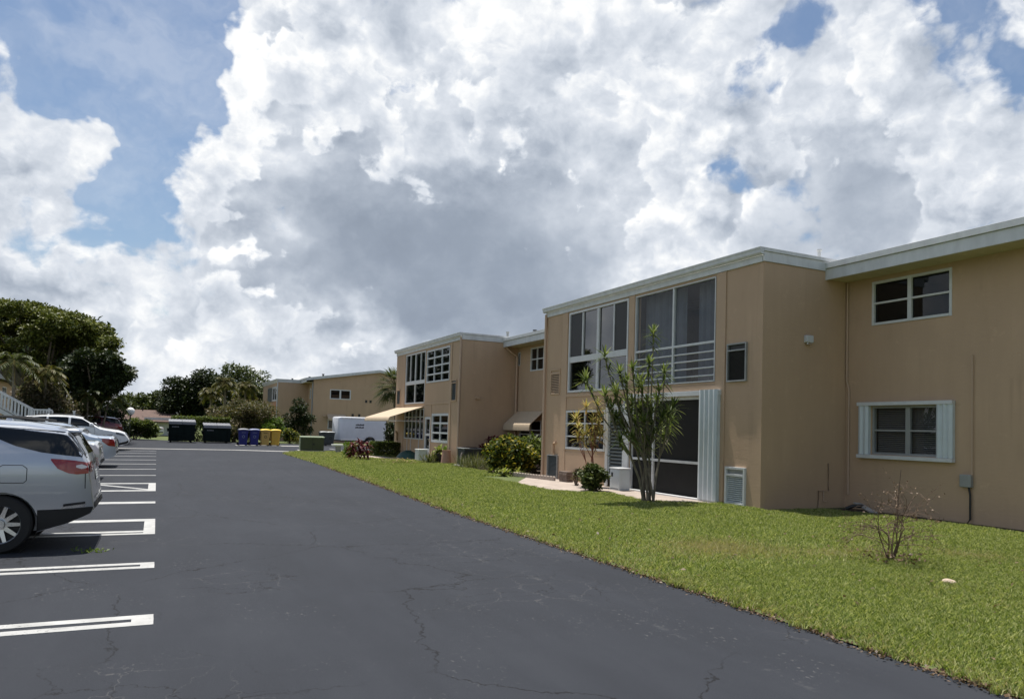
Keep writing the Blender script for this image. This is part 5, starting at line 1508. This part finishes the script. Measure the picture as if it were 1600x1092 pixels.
DR = [(1021, 522), (945, 558), (915, 596), (988, 576), (1014, 569), (1038, 583), (968, 584), (959, 609), (998, 598), (945, 620), (962, 615), (988, 629), (1002, 606), (1011, 631),
      (983, 643), (964, 655), (992, 660), (1026, 627), (1052, 637), (1048, 660), (1035, 655), (1006, 660), (974, 670), (969, 690), (988, 684), (1007, 694), (1021, 679), (1038, 680), (1000, 640), (978, 628), (1018, 648), (1030, 612), (978, 600), (1044, 648), (955, 640)]
heads_plant('dracaena', 'tall many-stemmed dracaena with green strappy leaves in front of the screen door', (11.05, 15.1, 0), DR, 15.1, .55, 'strap_leaf', 'pale_bark', 26, .38, .052, .026, 2, canes=7)
YD = [(916, 637), (934, 635), (900, 656), (937, 650), (904, 669), (935, 663), (918, 677), (931, 674), (903, 684), (912, 687), (925, 662), (926, 690), (940, 680)]
heads_plant('dracaena', 'yellow-leaved dracaena on reddish canes before the lower window', (12.35, 19.75, .03), YD, 19.7, .3, 'yellow_strap', 'red_cane', 30, .36, .042, .015, 1, canes=6)
p = G(926, 768); shrub('shrub', 'dark green bush at the foot of the yellow dracaena', 'bush', (p[0], p[1], 0), (.42, .42, .42), 2200, .12, 'mid_leaf', 14)
p = G(905, 760); shrub('shrub', 'small dark red sprig beside the dark green bush', 'bush', (p[0] - .05, p[1] + .1, 0), (.16, .16, .33), 120, .13, 'purple_leaf', 6)

# bare shrub on the lawn
bs_ = thing('bare_shrub', 'leafless twiggy shrub standing alone on the lawn', 'shrub', (9.44, 7.09, 0)); mb = MB(); lp_ = []


def grow(p, d, L, r, lev):
    n = 4; pts = [p]; q = np.array(p, float); dd = np.array(d, float)
    for i in range(n):
        dd = dd + rng.normal(size=3) * .20 + np.array([0, 0, .03 if lev < 2 else -.06]); dd /= np.linalg.norm(dd); q = q + dd * L / n; pts.append(q.copy())
    mb.tube(pts, list(np.linspace(r, r * .55, n + 1)), 5)
    if lev >= 3:
        for k in pts[1:]:
            if rng.random() < .55: lp_.append(k + rng.normal(size=3) * .012)
        return
    for k in range(3 if lev == 0 else int(rng.integers(2, 5))):
        a = pts[int(rng.integers(2, n + 1))]; e = dd + rng.normal(size=3) * .62; e[2] = abs(e[2]) * .8 if lev < 2 else e[2] * .6; e /= np.linalg.norm(e)
        grow(a, e, L * rng.uniform(.55, .85), r * .55, lev + 1)


for dx, dy in ((-.32, .1), (-.06, -.22), (.10, .2), (.34, -.1), (-.30, -.15), (.22, .3), (.42, .1), (.0, .1)):
    grow((9.44 + rng.normal() * .03, 7.09 + rng.normal() * .03, -.02), np.array([dx, dy * .6 - dx * .5, 1.0]) / 1.15, .60, .012, 0)
mb.tube([(9.46, 7.05, .5), (9.44, 7.02, .9), (9.47, 7.0, 1.32)], [.010, .007, .004], 5)
mb.build('branch', M['dry_twig'], bs_, smooth=True)
link('foliage', mesh_np('foliage', *leaf_quads(np.array(lp_), .032, .6)), M['dead_leaf'], bs_)
dn = []
for i in range(160): dn.append(np.array([9.44 + rng.normal() * .2, 7.09 + rng.normal() * .2, rng.uniform(.03, .16)]))
link('dead_foliage', mesh_np('dead_foliage', *leaf_quads(np.array(dn), .055, .5)), M['dead_leaf'], bs_)['kind'] = 'stuff'

# ------------------------------------------------------------------ planting between the wings
p = G(802, 748)
shrub('croton_hedge', 'large yellow-green croton hedge left of the near wing', 'hedge', (12.45, 26.0, 0), (1.15, 1.45, .74), 10000, .17, 'croton_leaf', 34, flat=.9)
shrub('croton_hedge', 'paler croton with loose shoots behind the yellow hedge', 'hedge', (13.9, 26.8, 0), (.9, 1.2, .86), 3600, .17, 'hedge_leaf', 20)
shrub('red_shrub', 'dark red-leaved shrub against the shaded end wall', 'shrub', (14.2, 31.2, 0), (1.0, .7, .68), 2300, .24, 'red_leaf', 14, aspect=.35)
shrub('red_shrub', 'small red-topped shrub peeking over the croton hedge', 'shrub', (14.9, 29.2, 0), (.7, .8, .78), 1200, .22, 'red_leaf', 9, aspect=.35)
hp = []
for i in range(26):
    b = np.array([11.95 + rng.uniform(-.45, .6), 25.0 + rng.uniform(-.5, .65), .02])
    hp += rosette(b + [0, 0, .10], 11, .42, .10, .25, .55)
t = thing('hosta_clump', 'yellow-edged broad-leaved clump at the foot of the croton hedge', 'plant', (11.95, 25.0, 0))
link('foliage', mesh_np('foliage', *join_np(hp)), M['hosta_leaf'], t)
gp = []
for i in range(46):
    b = np.array([rng.uniform(11.8, 13.2), rng.uniform(28.4, 30.6), .02]); b[0] = min(b[0], 13.0)
    gp += rosette(b, 16, rng.uniform(.65, .95), .02, .75, .22)
t = thing('grass_tuft', 'tall grey-green grassy tuft in front of the condenser', 'ornamental grass', (12.4, 29.5, 0))
link('foliage', mesh_np('foliage', *join_np(gp)), M['grass_tuft'], t)
# plants before the far wing
p = PY(671, 722, 33.6); parts = []
for i in range(9): parts += rosette(np.array([p[0] + rng.normal() * .18, 33.6 + rng.normal() * .18, .05]), 16, .72, .05, .55, .3)
t = thing('spiky_plant', 'spiky olive-green clump beside the black pot', 'plant', (p[0], 33.6, 0)); link('foliage', mesh_np('foliage', *join_np(parts)), M['grass_tuft'], t)
p = PY(687, 700, 33.9); parts = []
for i in range(6): parts += rosette(np.array([p[0] + rng.normal() * .12, 33.9 + rng.normal() * .12, .45 + .25 * rng.random()]), 9, .52, .19, .45, .5)
t = thing('potted_plant', 'broad-leaved yellow-green plant growing in the black pot', 'plant', (p[0], 33.9, .43)); link('foliage', mesh_np('foliage', *join_np(parts)), M['hosta_leaf'], t)
p = G(598, 712); shrub('clipped_hedge', 'low clipped hedge in front of the far wing awning', 'hedge', (p[0] + .35, p[1] + .3, 0), (.85, .9, .38), 10000, .10, 'hedge_leaf', boxy=True)
p = G(545, 716); shrub('shrub', 'yellow-green leafy shrub beside the red-leaved plant', 'shrub', (p[0], p[1], 0), (.38, .4, .52), 800, .20, 'lime_leaf', 10, aspect=.45)
p = G(559, 719); t = thing('red_leaf_plant', 'upright burgundy-leaved plant on the lawn before the trailer', 'plant', (p[0], p[1], 0)); parts = []; mb = MB()
for i in range(9):
    b = np.array([p[0] + rng.normal() * .16, p[1] + rng.normal() * .16, .0]); h = rng.uniform(.45, .95); q = b + [rng.normal() * .07, rng.normal() * .07, h]
    mb.tube([b, q], .014, 5); parts += rosette(q, 13, .38, .10, .3, .55); parts += rosette(q - [0, 0, .28], 8, .36, .10, .1, .7)
mb.build('cane', M['red_cane'], t); link('foliage', mesh_np('foliage', *join_np(parts)), M['red_leaf'], t)
p = G(622, 724); parts = []
for i in range(40):
    a = rng.uniform(0, 2 * PI); parts.append(strap(np.array([p[0] + rng.normal() * .35, p[1] + rng.normal() * .3, .05 + .22 * rng.random()]), np.array([math.cos(a), math.sin(a), .25 * rng.random()]), rng.uniform(.5, .95), .05, .25))
link('palm_debris', mesh_np('palm_debris', *join_np(parts)), M['dry_frond'], None, label='heap of dry brown palm fronds on the lawn edge', cat='dead fronds')

# fan palm left of the far wing
def fan_palm(label, base, crown, n, L):
    t = thing('fan_palm', label, 'palm', base); mb = MB(); base, crown = np.array(base, float), np.array(crown, float)
    mb.tube([base, (base + crown) / 2 + [.06, 0, 0], crown], [.20, .16, .17], 10); mb.build('trunk', M['bark'], t, smooth=True)
    parts = []; st_ = MB()
    for i in range(n):
        a = 2.4 * i; e = -.9 + 2.2 * (i + .5) / n
        d = np.array([math.cos(a) * math.cos(e), math.sin(a) * math.cos(e), math.sin(e)]); tip = crown + d * L * .45
        st_.tube([crown, tip], [.02, .012], 4)
        s = np.cross(d, [0, 0, 1.]); s /= np.linalg.norm(s) + 1e-9
        for k in range(17):
            b = -1.25 + 2.5 * k / 16; dd = d * math.cos(b) + s * math.sin(b)
            parts.append(strap(tip, dd, L * .62 * (1 - .25 * abs(b)), .055, .40, 3))
    st_.build('leaf_stalk', M['palm_gold'], t); link('crown', mesh_np('crown', *join_np(parts)), M['palm_leaf'], t)


b = PY(620, 700, 47.8); c = PY(617, 603, 47.8); fan_palm('fan palm standing behind the left end of the far wing', (b[0], 47.8, 0), c, 44, 1.75)
dh = MB(); dh.tube([(15.25, 12.75, .04), (15.35, 12.62, .12), (15.5, 12.5, .13), (15.62, 12.36, .04), (15.5, 12.2, .03)], .045, 10)
dh.build('drain_hose', M['black'], None, True, label='black corrugated drain hose coiled in the inner corner of the wall', cat='hose')
MB().hexa([(x, y, z + d) for x, y0_, z in ((15.35, 11.95, .02), (15.6, 12.6, .16)) for y0_, y in ((0, y0_), (0, y0_ + .22)) for d in (0, .03)]).build('splash_board', M['concrete_grey'], None, label='grey strip of board leaning by the drain hose', cat='board')
b = PY(608, 690, 54.); shrub('shrub', 'dark leafy shrub in the gap between trailer and awning', 'shrub', (b[0] + .2, 54., 0), (.7, .8, 1.25), 1600, .2, 'dark_leaf', 14)

# ------------------------------------------------------------------ trees and hedges beyond
def px_clumps(lst, y, k=1., depth=1.):
    """(u, v, radius px) seen at distance y -> clump centres and radii, spread in depth"""
    C, Rr = [], []
    for u, v, r in lst:
        c = PY(u, v, y + rng.uniform(-depth, depth)); C.append(c); Rr.append(r * y / F * 1.08 * k)
    return np.array(C), np.array(Rr)


def scatter_px(u0, u1, vfun, n, rmin, rmax):
    out = []
    for i in range(n):
        u = u0 + (u1 - u0) * rng.random(); a, b = vfun(u); out.append((u, a + (b - a) * rng.random(), rng.uniform(rmin, rmax)))
    return out


# spreading shade tree at the left
up = lambda u: np.interp(u, [-120, -40, 0, 50, 90, 130, 160, 185], [500, 478, 474, 476, 487, 497, 512, 545])
lst = [(u, up(u) + rng.uniform(4, 14), rng.uniform(13, 19)) for u in np.linspace(-50, 172, 30)] + [(u, up(u) + rng.uniform(22, 56), rng.uniform(10, 17)) for u in np.linspace(-50, 168, 36)] + [(u, up(u) + rng.uniform(56, 95), rng.uniform(8, 13)) for u in np.linspace(-45, 130, 13)]
lst += [(68 + 100 * math.cos(a) * q, 535 + 44 * math.sin(a) * q, rng.uniform(12, 20)) for a, q in zip(rng.uniform(0, 2 * PI, 20), np.sqrt(rng.random(20)))]
cl, ra = px_clumps(lst, 64., 1., 4.5)
b = PY(60, 690, 64.); tree('shade_tree', 'broad spreading shade tree with layered yellow-green crown', 'tree', (b[0], 64., 0), cl, ra, 70000, .25, 'canopy', 'bark', .30, .36, flat=.6, limbs=30, shell=.3, aspect=.5)
lst = [(150 + 52 * math.cos(a) * q, 580 + 31 * math.sin(a) * q, rng.uniform(10, 15)) for a, q in zip(rng.uniform(0, 2 * PI, 34), np.sqrt(rng.random(34)))]
cl, ra = px_clumps(lst, 58., 1., 2.2)
b = PY(158, 690, 58.); tree('round_tree', 'dark round-crowned tree below the spreading shade tree', 'tree', (b[0], 58., 0), cl, ra, 20000, .24, 'dark_leaf', 'bark', .22, .55, limbs=16, shell=.45, aspect=.6)

pal = [(22, 566, 18, 52., 'slim feather palm at the far left above the stair', 'palm_leaf', 1.7, .09), (72, 583, 66, 53., 'small golden-fronded palm above the stair landing', 'palm_gold', 1.3, .08),
       (137, 618, 140, 55.5, 'thin-trunked palm right of the purple bush', 'palm_leaf', 1.25, .06), (170, 622, 155, 56.5, 'leaning thin-trunked palm below the dark round tree', 'palm_leaf', 1.25, .06)]
for u, v, ub, y, lab, lf, L, tr in pal:
    b = PY(ub, 690, y); palm('palm_tree', lab, (b[0], y, 0), PY(u, v, y), 26, L, tr, lf, ll=.42, nl=16, lw=.06)
for (u, v, ru, rv, y, lab, lf, n, ls) in ((62, 622, 48, 40, 53.5, 'large purplish bush behind the stair', 'purple_leaf', 9000, .2), (115, 640, 30, 40, 56., 'golden-green bush beside the purplish bush', 'olive_leaf', 4500, .2),
                                          (160, 655, 48, 28, 60., 'dark bushes behind the red car', 'dark_leaf', 6000, .2)):
    c = PY(u, v, y); R = (ru * y / F, 1.6, c[2] * .52); shrub('bush', lab, 'bush', (c[0], y, 0), (R[0], R[1], PY(u, v - rv, y)[2] / 2), n, ls, lf, 26)

# hedges by the lamp and behind the bins
p = PY(213, 690, 68.4); shrub('round_hedge', 'rounded green hedge beside the globe lamp', 'hedge', (p[0], 69.6, 0), (2.1, 1.3, PY(214, 653, 69.6)[2] / 2), 14000, .17, 'hedge_leaf', 26)
p = PY(313, 690, 66.8); shrub('clipped_hedge', 'long clipped hedge behind the two dumpsters', 'hedge', (p[0], 66.9, 0), (2.2, .8, PY(313, 652, 66.9)[2] / 2), 9000, .16, 'hedge_leaf', boxy=True)
# row of trees on the skyline, each its own crown
sky = [(212, 632, 32, 18, 100, 'low pale-green tree left in the skyline behind the brown roof', 'mid_leaf'), (250, 628, 26, 18, 98, 'small dark tree above the right end of the brown roof', 'mid_leaf'),
       (284, 616, 38, 32, 92, 'dark bushy tree left of the skyline palms', 'dark_leaf'), (328, 610, 38, 32, 90, 'dense green tree in the middle of the skyline', 'dark_leaf'), (378, 602, 46, 34, 94, 'tallest tree rising behind the golden palms', 'mid_leaf'),
       (190, 640, 26, 20, 96, 'low tree at the left of the brown-roofed house', 'mid_leaf')]
for u, v, ru, rv, y, lab, lf in sky:
    k = 26; lst = [(u + ru * .85 * math.cos(a) * q, v + rv * .8 * math.sin(a) * q, rng.uniform(.28, .45) * min(ru, rv)) for a, q in zip(rng.uniform(0, 2 * PI, k), np.sqrt(rng.random(k)))]
    lst += [(u + rng.uniform(-.8, .8) * ru, v + rv * rng.uniform(.6, 1.6), .45 * min(ru, rv)) for i in range(10)]
    cl, ra = px_clumps(lst, y, 1., 2.); b = PY(u, 690, y)
    tree('leafy_tree', lab, 'tree', (b[0], y, 0), cl, ra, 8000, .36, lf, 'bark', .25, .4, 'trees on the skyline', limbs=10)
for u, v, ub, y, lab, L in ((352, 598, 352, 80, 'golden areca palm on the skyline, left of the pair', 1.3), (384, 603, 382, 82, 'second golden palm nearer the far building', 1.25), (330, 612, 330, 84, 'feathery green palm left of the golden palms', 1.3)):
    b = PY(ub, 690, y); palm('palm_tree', lab, (b[0], y, 0), PY(u, v, y), 30, L, .12, 'palm_gold' if 'gold' in lab else 'palm_leaf', 'palms on the skyline', ll=.6, nl=22, lw=.07)
# big loose bush behind the carts, greenery before the gabled building
lst = [(376 + 50 * math.cos(a) * q, 654 + 28 * math.sin(a) * q, rng.uniform(10, 15)) for a, q in zip(rng.uniform(0, 2 * PI, 40), np.sqrt(rng.random(40)))] + [(u, rng.uniform(668, 684), 12) for u in np.linspace(340, 415, 14)]
cl, ra = px_clumps(lst, 68., 1., 1.5); b = PY(365, 690, 68.)
tree('flowering_bush', 'wide olive-green bush with pinkish tips behind the carts', 'bush', (b[0], 68., 0), cl, ra, 17000, .19, 'olive_leaf', 'bark', .16, .25, shell=.4)
lst = [(428 + 18 * math.cos(a) * q, 668 + 15 * math.sin(a) * q, rng.uniform(7, 10)) for a, q in zip(rng.uniform(0, 2 * PI, 16), np.sqrt(rng.random(16)))]
cl, ra = px_clumps(lst, 66.5, 1., .8); b = PY(428, 690, 66.5); tree('shrub', 'bright green rounded shrub behind the yellow carts', 'shrub', (b[0], 66.5, 0), cl, ra, 4500, .2, 'lime_leaf', 'bark', .1, .25)
lst = [(465 + 20 * math.cos(a) * q, 655 + 28 * math.sin(a) * q, rng.uniform(6, 10)) for a, q in zip(rng.uniform(0, 2 * PI, 20), np.sqrt(rng.random(20)))]
cl, ra = px_clumps(lst, 69., 1., .8); b = PY(465, 690, 69.); tree('shrub', 'loose dark shrub at the corner of the gabled building', 'shrub', (b[0], 69., 0), cl, ra, 4200, .22, 'dark_leaf', 'bark', .1, .3)
p = PY(455, 690, 64.8); shrub('shrub', 'low orange-tinged croton between carts and transformer', 'shrub', (p[0], 65.2, 0), (.9, .8, .62), 1500, .24, 'croton_leaf', 12)
parts = []
for i in range(12): parts += rosette(np.array([p[0] + .4 + rng.normal() * .4, 64.6 + rng.normal() * .2, .2]), 8, .7, .07, .4, .4)
link('dry_plant', mesh_np('dry_plant', *join_np(parts)), M['palm_gold'], None, label='rusty spiky plant low beside the transformer box', cat='plant')
# far wooded edge closing the horizon
n = 26000; th = rng.uniform(-1.15, 1.75, n); rr = rng.uniform(128, 150, n); hgt = 4.2 + 1.8 * np.sin(th * 23) + 1.2 * np.sin(th * 61)
P = np.stack([np.sin(th) * rr, np.cos(th) * rr, np.abs(rng.random(n)) ** .8 * hgt], 1)
link('distant_trees', mesh_np('distant_trees', *leaf_quads(P, 1.2, .6)), M['mid_leaf'], None, kind='stuff', label='dark line of distant trees closing the horizon', cat='trees')

# trees across the lot behind the camera, seen mirrored in the panes
for i, (x, y, h, lab) in enumerate(((-17, 8, 6.2, 'broad tree across the car park mirrored in the windows'), (-19, 22, 6.4, 'taller tree across the car park opposite the near wing'))):
    cl, ra = ell_clumps((x, y, h * .62), (3.2, 3.6, h * .33), 26, .9, 1.4); tree('shade_tree', lab, 'tree', (x, y, 0), cl, ra, 7000, .3, 'mid_leaf', 'bark', .25, .35)

for i, (x, y, h, lab) in enumerate(((-11, 101, 13, 'tall tree beyond the left building, first of the far row'), (-16, 112, 14.5, 'tall tree beyond the left building, second of the far row'), (-20.5, 124, 15.5, 'tall tree beyond the left building, third of the far row'), (-27, 118, 17, 'tallest tree beyond the left building'), (-35, 124, 16, 'tall tree at the end of the far row on the left'))):
    cl, ra = ell_clumps((x, y, h * .58), (6.2, 4.5, h * .40), 30, 1.8, 2.8); tree('far_tree', lab, 'tree', (x, y, 0), cl, ra, 5000, .8, 'dark_leaf', 'bark', .3, .3, limbs=8)

# ------------------------------------------------------------------ grass
def in_lawn(P):
    x, y = P[:, 0], P[:, 1]
    ex = np.interp(y, [-12, 4, 15, 24.5, 33.5, 43.2, 45.0, 46.2, 46.9], [5.40, 5.34, 5.55, 6.02, 6.38, 6.5, 7.0, 8.0, 9.6])
    ragged = .05 * np.sin(y * 7.3) + .04 * np.sin(y * 17.1 + 1) + .03 * np.sin(y * 41.)
    ok = (x > ex + ragged) & (y < 47.2)
    far = np.where(y < 12.9, np.interp(y, [5, 10.5, 12.75], [15.28, 15.15, 14.75]), np.where(y < 24.4, 12.9, np.where(y < 32.3, 12.0, np.where(y < 42.9, 12.8, 15.7))))
    ok &= x < far
    ap = np.array([G(806, 756)[:2], G(850, 766)[:2], G(903, 771)[:2], G(960, 772)[:2], G(1010, 785)[:2], G(1056, 792)[:2], (12.55, 14.6)])
    o = np.argsort(ap[:, 1]); px = np.interp(y, ap[o, 1], ap[o, 0]); ok &= ~((y > 14.55) & (y < 24.6) & (x > px + .04 * np.sin(y * 9)))
    pth = np.interp(y, [35.2, 36, 38, 40.5, 41.2], [12.0, 12.0, 10.6, 9.6, 9.8]); ok &= ~((y > 35.4) & (y < 41.2) & (x > pth))
    return ok


def blades(n, x0, x1, y0, y1, h, w):
    P = np.stack([rng.uniform(x0, x1, n), rng.uniform(y0, y1, n), np.full(n, .012)], 1); P = P[in_lawn(P)]; n = len(P)
    tuft = .5 + .5 * np.sin(P[:, 0] * 2.1 + 1.3 * np.sin(P[:, 1] * 1.7)) * np.sin(P[:, 1] * 1.9 + .7 * np.sin(P[:, 0] * 2.3))
    t2 = .5 + .5 * np.sin(P[:, 0] * 5.3 + 2 * np.sin(P[:, 1] * 4.1)) * np.sin(P[:, 1] * 6.1 + 2 * np.sin(P[:, 0] * 3.7)); H_ = h * (.45 + .5 * tuft + .45 * t2 + .35 * rng.random(n)); a = rng.uniform(0, 2 * PI, n)
    s = np.stack([np.cos(a), np.sin(a), np.zeros(n)], 1); b = rng.uniform(0, 2 * PI, n); ln = rng.uniform(.25, .85, n)
    L_ = np.stack([np.cos(b) * ln, np.sin(b) * ln, np.ones(n)], 1)
    Wd = (w * rng.uniform(.7, 1.3, n))[:, None]
    mid = P + L_ * (H_ * .55)[:, None] * np.array([.6, .6, 1.]); tip = P + L_ * H_[:, None] * np.array([1.15, 1.15, .92])
    V = np.stack([P - s * Wd * .5, P + s * Wd * .5, mid + s * Wd * .42, tip, mid - s * Wd * .42], 1).reshape(-1, 3)
    Fq = np.arange(5 * n).reshape(n, 5)
    dry = (np.exp(-(((P[:, 0] - 7.75) / .95) ** 2 + ((P[:, 1] - 8.75) / .75) ** 2)) * 1.6 + .8 * np.exp(-(((P[:, 0] - 9.3) / 1.) ** 2 + ((P[:, 1] - 7.9) / .45) ** 2)) + np.exp(-(((P[:, 0] - 11.2) / .5) ** 2 + ((P[:, 1] - 7.2) / .5) ** 2)) + .10 * (np.sin(P[:, 0] * 1.3) * np.sin(P[:, 1] * .9) > .55) + np.clip((P[:, 1] - 30) / 30, 0, .3) + .35 * np.exp(-((P[:, 0] - np.interp(P[:, 1], [4, 24, 44], [5.45, 6.1, 6.6])) / .3) ** 2)) > rng.random(n) * 1.5
    return V, Fq, dry


sets = [blades(210000, 5.2, 13.6, 2.2, 7.2, .052, .0075), blades(140000, 5.2, 15.5, 6.5, 12.95, .054, .009), blades(110000, 5.3, 13., 12.9, 22, .062, .014), blades(90000, 5.6, 13, 22, 34, .066, .024), blades(60000, 6, 16, 34, 47.2, .07, .036)]
for nm, want in (('lawn', False), ('lawn_dry', True)):
    VV, FF, off = [], [], 0
    for V, Fq, dry in sets:
        k = dry == want; v = V.reshape(-1, 5, 3)[k].reshape(-1, 3); m_ = int(k.sum())
        VV.append(v); FF.append(np.arange(5 * m_).reshape(m_, 5) + off); off += len(v)
    link('grass' if not want else 'dry_grass', mesh_np('grass', np.concatenate(VV), np.concatenate(FF)), M[nm], None, kind='stuff', label='short green lawn grass beside the driveway' if not want else 'straw-coloured dry patches in the lawn', cat='grass')
n = 420; q = np.stack([rng.uniform(5.5, 12.5, n), 3 + 30 * rng.random(n) ** 1.4, np.full(n, .05)], 1); q = q[in_lawn(q)]
link('fallen_leaves', mesh_np('fallen_leaves', *leaf_quads(q, .06, .55, up=1.2)), M['dead_leaf'], None, kind='stuff', label='dry brown leaves scattered over the lawn', cat='leaf litter')
# dark edge of clippings and a few weeds where lawn meets asphalt
n = 5200; y = rng.uniform(2.5, 30, n) ** 1.0; x = np.interp(y, [4, 15, 24.5, 33.5], [5.34, 5.55, 6.02, 6.38]) + rng.normal(size=n) * .05 - .02
link('edge_litter', mesh_np('edge_litter', *leaf_quads(np.stack([x, y, rng.uniform(.006, .03, n)], 1), .035, .6)), M['dead_leaf'], None, kind='stuff', label='brown leaf litter along the lawn edge', cat='leaf litter')
p = G(144, 862); n = 60; link('weed', mesh_np('weed', *leaf_quads(np.stack([p[0] + rng.normal(size=n) * .10, p[1] + rng.normal(size=n) * .06, rng.uniform(.005, .03, n)], 1), .05, .4)), M['lime_leaf'], None, label='small green weed sprig on the asphalt by the silver crossover', cat='weed')
bpy.context.view_layer.update()
